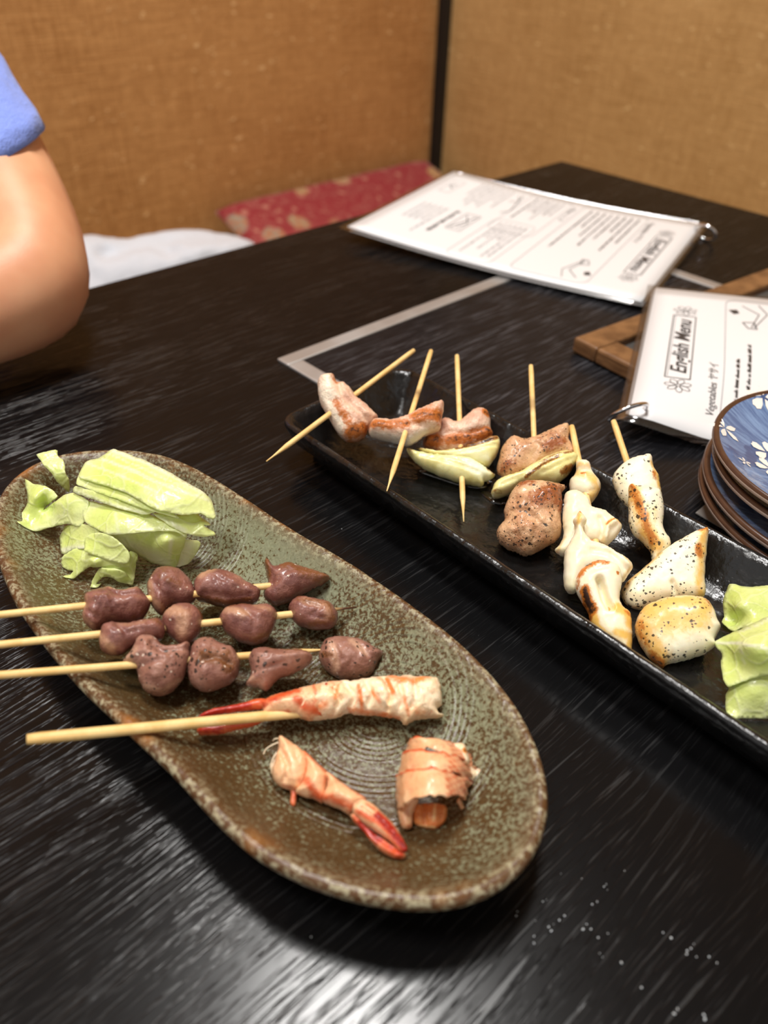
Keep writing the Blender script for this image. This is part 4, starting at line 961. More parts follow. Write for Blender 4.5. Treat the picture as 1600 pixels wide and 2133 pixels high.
skewer('squid skewer with charred torn pieces, beside the peppered pork', GS, (1191, 888, .0365), (1270, 1272, .0165), [
    dict(name='squid_piece', crop=CB, o=[(540, 270), (580, 261), (610, 274), (618, 310), (638, 342), (668, 385), (665, 430), (640, 480), (600, 511), (560, 505), (545, 480), (510, 455), (497, 412), (501, 372), (524, 345), (534, 310)],
         T=.0075, m='squid', dh=-.003, lump=.0006, freq=130, tint=[([(550, 300), (600, 310)], 24, .7), ([(540, 345), (620, 380), (650, 440), (600, 480)], 50, .75)], char=[([(572, 470), (592, 472)], 16, .5), ([(560, 355), (580, 358)], 8, .7)], dents=[([(520, 330), (630, 335)], 22, .0018), ([(560, 470), (640, 440)], 12, .001)]),
    dict(name='squid_piece', crop=CB, o=[(470, 452), (500, 432), (545, 430), (600, 470), (620, 515), (690, 540), (745, 580), (782, 612), (786, 640), (757, 690), (722, 726), (690, 742), (640, 722), (575, 735), (520, 770), (460, 795), (416, 765), (440, 732), (464, 680), (458, 600), (464, 520)],
         lift=.003, T=.0050, Tb=.010, m='squid', dh=-.011, lump=.0005, freq=110, tint=[([(700, 640), (730, 605), (778, 610)], 20, .9), ([(430, 770), (465, 700)], 18, .6)], char=[([(700, 640), (712, 622), (740, 604)], 7, .8)], dents=[([(690, 720), (700, 650), (760, 605)], 24, -.0030), ([(660, 600), (680, 660), (660, 720)], 24, .0016)]),
    dict(name='squid_piece', crop=CB, o=[(552, 545), (575, 565), (596, 600), (572, 640), (600, 690), (640, 714), (700, 735), (770, 780), (830, 820), (848, 860), (822, 902), (790, 942), (720, 920), (640, 900), (575, 930), (532, 1000), (480, 990), (464, 940), (468, 800), (490, 730), (530, 650), (514, 600), (535, 575)],
         lift=.004, T=.0060, Tb=.011, m='squid', dh=-.006, lump=.0006, freq=110, edge_char=0, tint=[([(555, 560), (545, 620)], 24, .9), ([(800, 810), (840, 860), (800, 920)], 22, .6)], char=[([(554, 550), (560, 560)], 12, .7), ([(622, 712), (626, 712)], 18, .95)], dents=[([(620, 780), (720, 800), (800, 880)], 26, .0016), ([(700, 760), (790, 810), (830, 870)], 20, -.0016), ([(560, 660), (600, 720), (660, 740)], 16, -.0014)]),
    dict(name='squid_piece', crop=CB, o=[(600, 842), (650, 820), (700, 822), (758, 840), (785, 880), (786, 960), (776, 1030), (800, 1080), (834, 1110), (845, 1180), (846, 1270), (838, 1346), (790, 1338), (720, 1300), (660, 1250), (620, 1190), (600, 1110), (560, 1040), (530, 980), (528, 925), (558, 872)],
         lift=.0008, T=.0060, Tb=.011, m='squid', dh=-.0045, lump=.0005, freq=110, tint=[([(615, 1130), (640, 1200), (690, 1260), (760, 1315)], 40, 1.3), ([(770, 1105), (830, 1120), (838, 1180)], 52, 1.3), ([(755, 1235), (805, 1250)], 36, 1.1), ([(825, 1335), (838, 1250)], 30, 1.2)],
         char=[([(590, 850), (612, 850)], 26, 1.0), ([(545, 910), (585, 872), (650, 836), (700, 834)], 28, .72), ([(580, 1000), (596, 1060), (622, 1110)], 30, 1.15), ([(600, 1100), (612, 1150)], 14, .8), ([(540, 920), (545, 980)], 16, .45), ([(800, 1115), (830, 1130)], 18, .5), ([(760, 905), (762, 907)], 9, 1.0)],
         dents=[([(660, 950), (690, 1050), (715, 1095)], 34, .0068), ([(600, 900), (700, 870)], 24, .0008)])], r=.0016)
skewer('squid skewer with thick peppered white pieces, nearest the blue plates', GS, (1278, 877, .0405), (1406, 1262, .0125), [
    dict(name='squid_piece', crop=CB, o=[(735, 372), (748, 330), (790, 285), (830, 256), (890, 239), (948, 232), (962, 290), (990, 340), (1003, 395), (1003, 450), (960, 500), (900, 520), (840, 530), (800, 505), (760, 450)],
         T=.0070, thin=.004, lift=.003, m='peppered_squid', dh=-.004, lump=.0004, tint=[([(955, 290), (980, 350), (995, 420)], 26, 1.0)], char=[([(960, 350), (965, 380)], 18, .55)]),
    dict(name='squid_piece', crop=CB, o=[(830, 400), (880, 405), (950, 410), (1003, 435), (1015, 470), (1022, 540), (1015, 610), (1030, 660), (1060, 720), (1042, 765), (1000, 795), (962, 830), (945, 770), (900, 710), (850, 670), (828, 620), (825, 520)],
         lift=.0045, T=.0075, Tb=.013, m='peppered_squid', dh=-.001, lump=.0004, tint=[([(840, 440), (880, 540), (920, 680), (970, 750)], 60, 1.0), ([(960, 560), (960, 620)], 30, .5)], char=[([(838, 415), (850, 440)], 14, .8), ([(850, 460), (875, 530), (905, 610), (930, 680), (955, 730)], 30, .62), ([(865, 520), (878, 530)], 16, 1.0)]),
    dict(name='squid_piece', crop=CB, o=[(1270, 640), (1265, 700), (1255, 800), (1250, 900), (1250, 1010), (1190, 1040), (1090, 1040), (1000, 1060), (930, 1080), (890, 1096), (840, 1085), (797, 1050), (785, 1000), (800, 960), (850, 910), (920, 850), (1000, 780), (1080, 720), (1160, 675), (1222, 645)],
         lift=.0035, T=.0070, Tb=.010, m='peppered_squid', dh=-.005, lump=.0004, tint=[([(1240, 660), (1225, 800), (1210, 960), (1220, 1010)], 46, .9), ([(810, 960), (920, 860), (1000, 790)], 20, .8), ([(1240, 650), (1265, 660)], 30, .8)], char=[([(1215, 650), (1240, 650)], 28, .62), ([(1207, 770), (1210, 800)], 28, .78), ([(1205, 780), (1208, 790)], 14, .9)], dents=[([(1060, 960), (1080, 1020)], 24, .0026)]),
    dict(name='squid_piece', crop=CB, o=[(868, 1165), (900, 1092), (950, 1056), (1020, 1030), (1110, 1018), (1200, 1020), (1260, 1040), (1298, 1088), (1320, 1150), (1336, 1190), (1304, 1258), (1310, 1290), (1262, 1330), (1190, 1360), (1120, 1380), (1040, 1398), (1012, 1421), (970, 1396), (920, 1340), (880, 1272), (862, 1212)],
         lift=.0088, T=.0085, Tb=.014, m='peppered_squid', dh=-.0085, lump=.0004, tint=[([(940, 1120), (1080, 1080), (1220, 1090), (1190, 1170), (1000, 1190)], 130, .95), ([(890, 1200), (940, 1290), (1000, 1380)], 90, .95)], char=[([(960, 1370), (1010, 1412)], 26, .8), ([(885, 1180), (900, 1260), (950, 1350)], 24, .45), ([(1240, 1050), (1290, 1100)], 10, .5)])], r=.0016)

GH = 'heart skewers on the speckled plate'
HP = dict(floor='plate')
skewer('chicken heart skewer farthest from the viewer, touching the cabbage', GH, (-60, 1287, .036), (640, 1212, .0245), [
    dict(name='heart_piece', crop=CD, o=[(330, 232), (347, 212), (400, 199), (430, 195), (470, 206), (515, 198), (545, 194), (566, 222), (590, 254), (574, 296), (545, 325), (480, 330), (425, 332), (395, 352), (370, 362), (338, 342), (322, 302), (334, 265)],
         T=.0095, Tb=.011, m='heart', dh=-.006, lump=.0019, freq=140, tint=[([(440, 205), (540, 200)], 18, .8), ([(340, 240), (330, 320), (370, 355)], 18, .6)], dents=[([(410, 205), (480, 240), (560, 230)], 16, .0024), ([(345, 300), (400, 340)], 14, .0018), ([(350, 260), (420, 250), (440, 300)], 12, -.0012)], char=[([(560, 290), (520, 325)], 14, .3)], **HP),
    dict(name='heart_piece', crop=CD, o=[(578, 178), (598, 142), (620, 119), (665, 116), (700, 122), (735, 150), (758, 185), (772, 228), (738, 262), (682, 264), (652, 286), (630, 300), (600, 276), (580, 232)],
         T=.0105, Tb=.012, m='heart', dh=-.004, lump=.0019, tint=[([(590, 190), (600, 260), (640, 290)], 22, .9)], char=[([(610, 125), (700, 125)], 10, .3), ([(640, 160), (690, 200)], 40, .35)], dents=[([(600, 180), (640, 240), (650, 285)], 12, .0014)], **HP),
    dict(name='heart_piece', crop=CD, o=[(760, 180), (780, 146), (830, 125), (880, 127), (930, 146), (965, 170), (990, 182), (1020, 205), (1015, 240), (990, 255), (930, 258), (890, 270), (850, 262), (800, 246), (766, 236)],
         T=.0095, Tb=.012, m='heart', dh=-.004, lump=.0019, tint=[([(790, 160), (840, 130)], 26, .9), ([(900, 150), (960, 180)], 18, .5)], dents=[([(800, 230), (890, 245), (990, 235)], 14, .0020), ([(850, 150), (930, 200)], 14, -.0010)], char=[([(790, 245), (880, 265), (980, 255)], 16, .6)], **HP),
    dict(name='heart_piece', crop=CD, o=[(1032, 215), (1052, 182), (1044, 140), (1038, 100), (1046, 77), (1064, 98), (1080, 112), (1130, 97), (1190, 115), (1240, 130), (1297, 155), (1272, 180), (1230, 197), (1190, 216), (1150, 242), (1110, 256), (1076, 262), (1044, 246)],
         T=.0090, Tb=.011, m='heart', dh=-.004, lump=.0014, freq=160, tint=[([(1120, 102), (1240, 134)], 12, .7)], char=[([(1045, 85), (1055, 160)], 14, .7), ([(1130, 110), (1220, 150), (1290, 160)], 44, .55), ([(1210, 130), (1250, 140)], 14, .6)], dents=[([(1050, 130), (1080, 170), (1060, 210)], 14, .0012)], **HP)], burn=((.82, .04, .3),))
skewer('chicken heart skewer in the middle of the three, with a charred tip', GH, (-60, 1349, .0365), (742, 1265, .0215), [
    dict(name='heart_piece', crop=CD, o=[(390, 382), (402, 346), (440, 330), (480, 336), (540, 326), (600, 316), (632, 322), (648, 356), (634, 392), (570, 408), (515, 428), (475, 452), (440, 456), (402, 445), (388, 412)],
         lift=.003, T=.0085, Tb=.011, m='heart', dh=-.007, lump=.0016, freq=150, tint=[([(400, 400), (440, 445)], 26, .9), ([(470, 350), (560, 350)], 18, .5)], dents=[([(460, 350), (500, 390), (560, 370)], 14, .0014)], char=[([(600, 330), (632, 350)], 14, .5)], **HP),
    dict(name='heart_piece', crop=CD, o=[(635, 332), (645, 296), (680, 266), (720, 257), (760, 265), (788, 290), (796, 330), (782, 370), (762, 400), (722, 420), (690, 404), (650, 372)],
         T=.0100, Tb=.011, m='heart', dh=-.002, lump=.0019, tint=[([(660, 290), (720, 320), (720, 390)], 44, .9)], char=[([(785, 280), (800, 330)], 12, .6)], dents=[([(640, 340), (680, 300)], 12, .0008)], **HP),
    dict(name='heart_piece', crop=CD, o=[(860, 312), (888, 276), (940, 262), (1000, 264), (1050, 262), (1087, 290), (1081, 330), (1066, 370), (1040, 402), (990, 418), (930, 402), (890, 372), (866, 342)],
         T=.0105, Tb=.011, m='heart', dh=-.005, lump=.0012, tint=[([(890, 290), (960, 320)], 30, .9), ([(1000, 280), (1060, 300)], 18, .6)], char=[([(890, 275), (1000, 265)], 12, .4), ([(1000, 410), (1060, 380)], 12, .4)], dents=[([(950, 290), (1000, 340), (990, 400)], 14, .0012)], **HP),
    dict(name='heart_piece', crop=CD, o=[(1130, 272), (1150, 242), (1190, 229), (1240, 240), (1290, 250), (1318, 280), (1326, 320), (1302, 350), (1250, 360), (1200, 351), (1160, 336), (1138, 302)],
         T=.0085, Tb=.010, m='heart', dh=-.004, lump=.0014, freq=160, tint=[([(1200, 260), (1280, 280), (1290, 320)], 30, .8)], char=[([(1170, 255), (1290, 270), (1310, 330), (1220, 350)], 18, .45), ([(1150, 235), (1190, 235)], 10, .6)], dents=[([(1200, 270), (1260, 290), (1220, 320), (1280, 330)], 12, .0013)], **HP)], burn=((1.0, .10, 1.6),))
skewer('peppered chicken heart skewer nearest the prawns', GH, (-60, 1411, .038), (690, 1352, .0165), [
    dict(name='heart_piece', crop=CD, o=[(482, 488), (510, 450), (540, 390), (575, 382), (610, 390), (640, 420), (690, 422), (740, 410), (746, 450), (736, 510), (712, 560), (672, 600), (620, 618), (576, 606), (546, 562), (530, 512)],
         T=.0110, Tb=.012, m='peppered_heart', dh=-.006, lump=.0019, tint=[([(540, 400), (600, 400)], 34, .4), ([(490, 480), (530, 450)], 26, .8), ([(560, 590), (640, 610), (710, 560)], 12, .7)], dents=[([(600, 430), (640, 460), (740, 450)], 20, .0036), ([(550, 520), (640, 500)], 16, .001)], **HP),
    dict(name='heart_piece', crop=CD, o=[(752, 422), (788, 394), (830, 394), (870, 416), (910, 430), (936, 470), (940, 512), (920, 560), (862, 590), (810, 603), (770, 590), (742, 560), (734, 510), (744, 460)],
         T=.0105, Tb=.012, m='peppered_heart', dh=-.005, lump=.0019, char=[([(800, 490), (880, 490), (900, 520)], 40, .62)], dents=[([(800, 500), (860, 490), (900, 510)], 20, .0020)], **HP),
    dict(name='heart_piece', crop=CD, o=[(975, 470), (1000, 436), (1050, 432), (1110, 440), (1170, 438), (1220, 455), (1217, 490), (1152, 530), (1092, 552), (1062, 585), (1040, 597), (1000, 582), (964, 575), (986, 530)],
         lift=.0055, T=.0100, Tb=.011, m='peppered_heart', dh=-.005, lump=.0013, tint=[([(980, 560), (1030, 590)], 24, .7)], char=[([(1060, 440), (1200, 450)], 14, .45)], dents=[([(1000, 470), (1100, 480), (1200, 470)], 12, -.0010), ([(1020, 540), (1100, 510)], 12, .0012)], **HP),
    dict(name='heart_piece', crop=CD, o=[(1250, 450), (1270, 406), (1310, 388), (1370, 390), (1420, 400), (1470, 430), (1502, 452), (1482, 490), (1452, 540), (1400, 556), (1340, 558), (1290, 530), (1256, 492)],
         T=.0105, Tb=.011, m='peppered_heart', dh=-.003, lump=.0019, tint=[([(1300, 430), (1320, 520)], 26, .9), ([(1380, 420), (1430, 470)], 24, .8)], dents=[([(1300, 410), (1330, 480), (1310, 540)], 14, .0016), ([(1400, 410), (1440, 480)], 14, .0012)], char=[([(1270, 470), (1300, 480)], 16, .5)], **HP)])

# ------------------------------------------------------------------ prawns
pa, pb = P(56, 1540, .038), P(640, 1483, .0190)
pk = thing('prawn_skewer', 'grilled prawn on a long bamboo skewer, tail towards the stick end', 'skewer', ((pa + pb)[0] / 2, (pa + pb)[1] / 2, pb[2]))
stick(pa, pb, pk, .00185, False)
blob('prawn_meat', CE, [(500, 160), (640, 112), (730, 93), (820, 88), (900, 79), (980, 68), (1080, 65), (1160, 70), (1240, 74), (1258, 90), (1265, 150), (1272, 205), (1246, 235), (1282, 262), (1240, 276), (1180, 280), (1130, 290), (1090, 306), (1068, 285), (1020, 271), (950, 262), (860, 256), (820, 252), (760, 270), (700, 280), (620, 285), (560, 262)],
     .0205, .0085, M['shrimp_meat'], pk, floor='plate', lump=.0016, freq=190, tint=[([(1020, 85), (1120, 110), (1190, 85)], 34, .8), ([(960, 90), (1030, 150)], 20, .6), ([(640, 250), (700, 225)], 40, .8), ([(860, 200), (840, 240)], 14, .6), ([(930, 150), (960, 200)], 18, .5), ([(1110, 250), (1180, 260)], 24, .5), ([(862, 130), (880, 230)], 16, 1.0), ([(770, 110), (750, 200)], 14, .9), ([(1000, 100), (1030, 165)], 18, 1.1), ([(925, 160), (965, 215)], 14, .8), ([(1080, 190), (1105, 265)], 16, .7), ([(820, 240), (960, 258), (1060, 280)], 16, .8)],
     char=[([(1070, 100), (1120, 120), (1170, 100)], 22, .35)], dents=[([(800, 120), (850, 180), (820, 250)], 22, .0026), ([(900, 110), (930, 180), (900, 250)], 20, .0022), ([(990, 100), (1020, 180), (1000, 260)], 22, .0024), ([(1130, 90), (1140, 190), (1100, 280)], 20, .0016), ([(740, 150), (780, 200), (740, 270)], 16, .0024), ([(880, 120), (860, 180), (900, 240)], 14, -.0016), ([(1060, 120), (1080, 200), (1050, 270)], 16, .0020), ([(960, 170), (1000, 230)], 14, -.0014)], seed=21, jag=2.0)
blob('prawn_shell', CE, [(375, 200), (420, 172), (480, 150), (560, 131), (640, 110), (730, 93), (800, 96), (790, 140), (740, 180), (720, 230), (690, 276), (620, 285), (560, 268), (480, 270), (430, 275), (386, 280), (392, 240)],
     .0205, .0092, M['shrimp'], pk, floor='plate', lump=.0008, freq=140, tint=[([(380, 215), (460, 185), (560, 150)], 40, .9), ([(560, 200), (600, 240), (690, 260)], 34, .9), ([(640, 120), (660, 200), (620, 270)], 16, .7), ([(400, 270), (520, 262)], 24, .9), ([(725, 100), (760, 160)], 14, .5)],
     dents=[([(570, 140), (600, 200), (560, 260)], 14, .0012), ([(690, 105), (700, 170), (670, 250)], 14, .0013)], char=[([(702, 120), (704, 122)], 9, 1.0), ([(400, 220), (480, 200)], 20, .35)], seed=22)
blob('tail_fan', CE, [(70, 275), (100, 246), (180, 220), (280, 200), (380, 175), (412, 186), (405, 215), (390, 226), (300, 240), (200, 251), (130, 262)], .0225, .0030, M['shrimp'], pk, lump=.0004, tint=[([(80, 270), (240, 225), (400, 195)], 50, 1.0)], char=[([(80, 268), (180, 238), (320, 215)], 24, .75)], seed=23, step=4)
blob('tail_fan', CE, [(74, 345), (76, 320), (120, 306), (250, 290), (370, 272), (398, 278), (388, 294), (330, 316), (250, 336), (170, 354), (100, 358)], .0185, .0030, M['shrimp'], pk, floor='plate', lump=.0004, tint=[([(80, 335), (240, 318), (390, 285)], 60, 1.0)], char=[([(100, 330), (180, 322)], 24, .6), ([(85, 350), (200, 345)], 10, .5)], seed=24, step=4)

st = thing('prawn_tail', 'empty prawn tail shell with red fan, lying at the near end of the speckled plate', 'prawn shell', P(690, 1640, PLATE_F))
blob('shell_segment', CE, [(480, 358), (530, 386), (600, 435), (640, 470), (625, 520), (600, 600), (560, 640), (530, 630), (480, 610), (450, 580), (438, 530), (450, 480), (466, 430), (468, 390)], .0165, .0068, M['shrimp'], st, floor='plate', lump=.0012, freq=160,
     tint=[([(600, 440), (620, 480), (600, 590)], 14, .7), ([(490, 600), (560, 630)], 16, .5)], dents=[([(480, 430), (520, 520), (500, 600)], 20, .0020), ([(540, 400), (570, 500)], 14, .001)], seed=31, step=4)
blob('shell_segment', CE, [(590, 428), (660, 490), (722, 546), (712, 600), (690, 690), (640, 668), (580, 655), (552, 630), (590, 580), (606, 500)], .0165, .0070, M['shrimp'], st, floor='plate', lump=.0007, tint=[([(600, 445), (660, 500), (715, 550)], 16, .8), ([(610, 590), (640, 640), (690, 670)], 34, .9), ([(700, 560), (690, 660)], 10, .5)], seed=32, step=4)
blob('shell_segment', CE, [(706, 534), (790, 592), (850, 632), (905, 668), (880, 700), (840, 740), (818, 748), (780, 726), (700, 690), (688, 660), (708, 600)], .0165, .0070, M['shrimp'], st, floor='plate', lump=.0007, tint=[([(720, 545), (800, 600), (900, 670)], 18, .8), ([(700, 670), (780, 690), (830, 720)], 30, .8)], seed=33, step=4)
blob('tail_fan', CE, [(836, 745), (840, 692), (876, 672), (910, 680), (960, 715), (1016, 770), (1062, 830), (1096, 892), (1102, 930), (1070, 925), (1020, 880), (960, 840), (890, 790)], .0190, .0034, M['shrimp'], st, floor='plate', lump=.0005, tint=[([(860, 740), (960, 790), (1080, 910)], 24, .9), ([(900, 700), (1000, 770)], 14, .7)], char=[([(960, 760), (1030, 830), (1095, 920)], 26, .8)], dents=[([(880, 720), (980, 800), (1080, 910)], 12, .0012)], seed=34, step=4)
blob('tail_fan', CE, [(820, 750), (846, 744), (900, 800), (960, 850), (1020, 888), (1070, 926), (1098, 940), (1086, 963), (1040, 963), (980, 932), (930, 882), (880, 822), (840, 782)], .0165, .0040, M['shrimp'], st, floor='plate', lump=.0006, tint=[([(850, 770), (940, 860), (1060, 950)], 40, 1.0)], char=[([(880, 800), (960, 870)], 28, .7), ([(1000, 890), (1080, 945)], 18, .4)], dents=[([(870, 795), (950, 865), (1050, 930)], 18, .0020)], seed=35, step=4)
blob('swimmeret', CE, [(530, 622), (562, 618), (560, 660), (556, 700), (548, 710), (530, 702), (528, 660)], .0125, .0014, M['shrimp'], st, floor='plate', lump=.0002, tint=[([(545, 630), (540, 700)], 30, .9)], seed=36, step=3, w=.0015)
for i, fb in enumerate(([(470, 392), (440, 405), (410, 425), (398, 450)], [(468, 372), (452, 376), (444, 384)], [(462, 440), (440, 480), (432, 520)], [(456, 470), (440, 510), (438, 545)])):
    p_ = [P(x, y, .017 - .0012 * k) for k, (x, y) in enumerate(CE(fb))]; tube('feeler', catmull(p_, 4, False), .00028, M['shrimp_meat'], st, 6)

cs = thing('prawn_shell_curl', 'curled empty prawn body shell lying beside the red prawn tail', 'prawn shell', P(910, 1640, PLATE_F))
def arch(name, stations, mat, parent, th=.0007, seed=1, n=26, jag=0., tint_edge=True, spread=1.0):
    """arched shell over ground points left/right and a top point, one row per station"""
    V, ti, m = [], [], 14; rows = []
    stq = []
    for (l, t, r, hl, ht, hr) in stations:
        (lx, ly), (tx, ty_), (rx, ry) = [q[:2] for q in CE([l, t, r])]; stq.append(np.array([*P(lx, ly, hl), *P(tx, ty_, ht), *P(rx, ry, hr)]))
    stq = np.array(stq); q = catmull(stq, 6, False)
    m_e = len(q)
    for s_ in (0, 1):
        for i, row in enumerate(q):
            L_, T_, R_ = row[:3], row[3:6], row[6:]
            for k in range(n + 1):
                a = math.pi * k / n; c = (L_ + R_) / 2; up = T_ - c; hx = (R_ - L_) / 2
                ca = -math.cos(a); sa = max(math.sin(a), 0) ** .8
                p = c + hx * ca + up * sa
                nn = unit(hx * ca / (np.linalg.norm(hx) ** 2) + up * sa / (np.linalg.norm(up) ** 2) + 1e-9)
                p = p + nn * (.0013 * fbm(p, 150, seed) + .0006 * fbm(p, 520, seed)) - nn * (th * s_)
                ed_ = max(0, 1 - min(i, m_e - 1 - i) / 3.0) + (max(0, 1 - (n - k) / 5.0))
                p = p + unit(q[-1][3:6] - q[0][3:6]) * (ed_ * .0032 * fbm((a * 1.3, i * .05, seed), 2.2, seed)) + unit(R_ - L_) * (.003 * max(0, 1 - (n - k) / 6.0) * fbm((i * .35, 0, seed), 1.0, seed))
                V.append(p); ti.append(1.0 if i in (0, 1) and tint_edge else (.75 if k > n * .62 and (i + k) % 3 else (.45 if k in (0, 1) else .15)))
    m = len(q); b = m * (n + 1); Fc = []; g = lambda i, k, s: s * b + i * (n + 1) + k
    for i in range(m - 1):
        for k in range(n): Fc.append((g(i, k, 0), g(i + 1, k, 0), g(i + 1, k + 1, 0), g(i, k + 1, 0))); Fc.append((g(i, k, 1), g(i, k + 1, 1), g(i + 1, k + 1, 1), g(i + 1, k, 1)))
    rm = [(i, 0) for i in range(m - 1)] + [(m - 1, k) for k in range(n)] + [(i, n) for i in range(m - 1, 0, -1)] + [(0, k) for k in range(n, 0, -1)]
    for a, c in zip(rm, rm[1:] + rm[:1]): Fc.append((g(*a, 0), g(*a, 1), g(*c, 1), g(*c, 0)))
    V = clampz(np.array(V), 'plate')
    o = mesh_obj(name, V, Fc, mat, parent, attrs={'tint': ti, 'char': np.zeros(len(V)), 'edge': np.zeros(len(V))}); fix_normals(o); return o
fl_ = PLATE_F
arch('shell_segment', [((1118, 430), (1200, 362), (1390, 440), .016, .030, .014), ((1095, 452), (1235, 392), (1408, 500), .012, .031, .011), ((1078, 480), (1245, 432), (1412, 520), .010, .0305, .011)], M['shrimp'], cs, seed=41)
arch('shell_segment', [((1082, 470), (1215, 428), (1408, 500), .0105, .0318, .012), ((1064, 540), (1230, 480), (1415, 560), fl_, .0325, .0105), ((1054, 590), (1225, 530), (1400, 600), fl_, .0320, .0105)], M['shrimp'], cs, seed=42)
arch('shell_segment', [((1056, 575), (1200, 515), (1395, 590), fl_, .0330, .011), ((1050, 650), (1215, 580), (1392, 630), fl_, .0330, .0115), ((1052, 740), (1215, 652), (1375, 690), fl_, .0320, .012)], M['shrimp'], cs, seed=43)
blob('shell_flap', CE, [(1052, 700), (1080, 680), (1128, 660), (1160, 664), (1150, 700), (1132, 740), (1128, 790), (1118, 812), (1086, 816), (1062, 780)], .0135, .0030, M['shrimp'], cs, floor='plate', lump=.0008, tint=[([(1070, 790), (1110, 805)], 14, .5)], seed=44, step=4)
blob('belly_shell', CE, [(1128, 700), (1180, 690), (1240, 690), (1290, 700), (1298, 745), (1280, 790), (1240, 818), (1190, 812), (1145, 800), (1128, 770)], .0118, .0032, M['shell_inside'], cs, floor='plate', lump=.0010, freq=200, tint=[([(1240, 690), (1230, 780)], 12, 1.0), ([(1140, 800), (1240, 815)], 10, .8)], dents=[([(1180, 700), (1190, 790)], 22, .0012), ([(1268, 710), (1262, 790)], 16, .0012)], seed=45, step=4)
blob('shell_shred', CE, [(1390, 520), (1410, 505), (1436, 528), (1462, 544), (1430, 580), (1404, 620), (1372, 650), (1352, 640), (1372, 590)], .0125, .0024, M['shrimp_meat'], cs, floor='plate', lump=.0012, freq=220, seed=46, step=4)
blob('shell_shred', CE, [(1330, 395), (1385, 402), (1402, 450), (1405, 490), (1378, 500), (1350, 460), (1322, 430)], .0235, .0030, M['shrimp_meat'], cs, lump=.0014, freq=220, char=[([(1382, 436), (1386, 440)], 13, 1.0)], seed=47, step=4)
blob('shell_shred', CE, [(1340, 680), (1362, 660), (1376, 690), (1384, 712), (1364, 724), (1352, 700)], .012, .0012, M['shrimp'], cs, floor='plate', lump=.0004, seed=48, step=3)

# ------------------------------------------------------------------ cabbage
GC = 'cabbage leaves on the speckled plate'
def leaf(label, crop, outline, inner=(), group=GC, floor='plate', **k):
    o = sheet('cabbage_leaf', crop, outline, M['cabbage'], None, inner, floor=floor, **k)
    tag(o, label, 'cabbage', group); return o
f = PLATE_F + .001
leaf('small torn cabbage leaf at the front foot of the pile', CC, [(580, 1000, f), (595, 940, f + .003), (640, 872, f + .008), (720, 880, f + .010), (800, 900, f + .008), (855, 985, f), (830, 980, f), (765, 960, f + .003), (700, 925, f + .005), (652, 932, f + .004), (618, 975, f + .001), (652, 968, f), (625, 1002, f)], seed=51, ripple=.0012)
leaf('broad torn cabbage leaf with ragged lower edge, front of the pile', CC, [(400, 868, f + .002), (398, 800, f + .006), (470, 748, f + .011), (540, 742, f + .012), (620, 780, f + .013), (720, 800, f + .014), (800, 800, f + .013), (840, 760, f + .013), (886, 790, f + .010), (866, 890, f + .005), (852, 984, f), (770, 948, f + .003), (660, 870, f + .008), (572, 870, f + .008), (540, 884, f + .006), (480, 932, f + .003), (414, 966, f), (440, 920, f + .002), (470, 888, f + .005), (432, 885, f + .002)], inner=[(600, 830, f + .013)], seed=52, ripple=.001, rf=60, jag=.5)
leaf('rounded thick cabbage rib end at the right foot of the pile', CC, [(1110, 690, f + .010), (1190, 690, f + .012), (1285, 700, f + .009), (1272, 760, f + .006), (1222, 830, f + .003), (1152, 882, f), (1120, 860, f + .002), (1100, 780, f + .007)], th=.0028, tint=[([(1200, 720), (1160, 860)], 120, 1.0)], seed=53)
leaf('white-ribbed cabbage leaf at the lower right of the pile', CC, [(640, 650, f + .018), (800, 640, f + .020), (1000, 625, f + .022), (1150, 632, f + .022), (1192, 660, f + .021), (1182, 720, f + .016), (1152, 800, f + .008), (1128, 872, f + .001), (1060, 866, f), (1000, 850, f), (900, 800, f + .004), (820, 752, f + .010), (720, 690, f + .016)], inner=[(1060, 700, f + .022)], tint=[([(760, 700), (900, 770), (1040, 840)], 90, 1.0), ([(1100, 690), (1080, 850)], 20, .7)], seed=54, th=.0012, ripple=.0009, rf=60)
leaf('curled cabbage leaf with white edge, left side of the pile', CC, [(382, 672, f + .006), (420, 600, f + .012), (520, 590, f + .018), (600, 600, f + .021), (650, 640, f + .020), (560, 680, f + .016), (538, 745, f + .013), (460, 752, f + .009), (400, 786, f + .004), (388, 730, f + .005)], seed=55, tint=[([(390, 760), (460, 750), (540, 740)], 30, .8)], ripple=.0009, rf=60)
leaf('folded pale cabbage leaf in the front middle of the pile', CC, [(538, 680, f + .017), (600, 644, f + .021), (690, 655, f + .023), (780, 715, f + .020), (832, 780, f + .016), (830, 830, f + .013), (790, 846, f + .012), (700, 822, f + .013), (600, 790, f + .014), (540, 760, f + .015)], seed=56, ripple=.0016, rf=90)
leaf('bent cabbage leaf reaching left to the plate rim', CC, [(158, 300, f + .018), (210, 330, f + .019), (300, 350, f + .021), (368, 405, f + .020), (330, 440, f + .017), (275, 500, f + .013), (345, 452, f + .020), (405, 410, f + .024), (465, 385, f + .026), (560, 440, f + .026), (545, 560, f + .020), (500, 606, f + .017), (440, 586, f + .015), (370, 596, f + .013), (280, 616, f + .010), (190, 636, f + .008), (125, 630, f + .008), (148, 590, f + .010), (143, 510, f + .012), (166, 470, f + .014), (170, 400, f + .016)], inner=[(230, 420, f + .020), (230, 560, f + .010), (300, 470, f + .010)], char=[([(270, 500), (345, 452)], 24, .6)], seed=57, ripple=.0014, rf=80, sub=2)
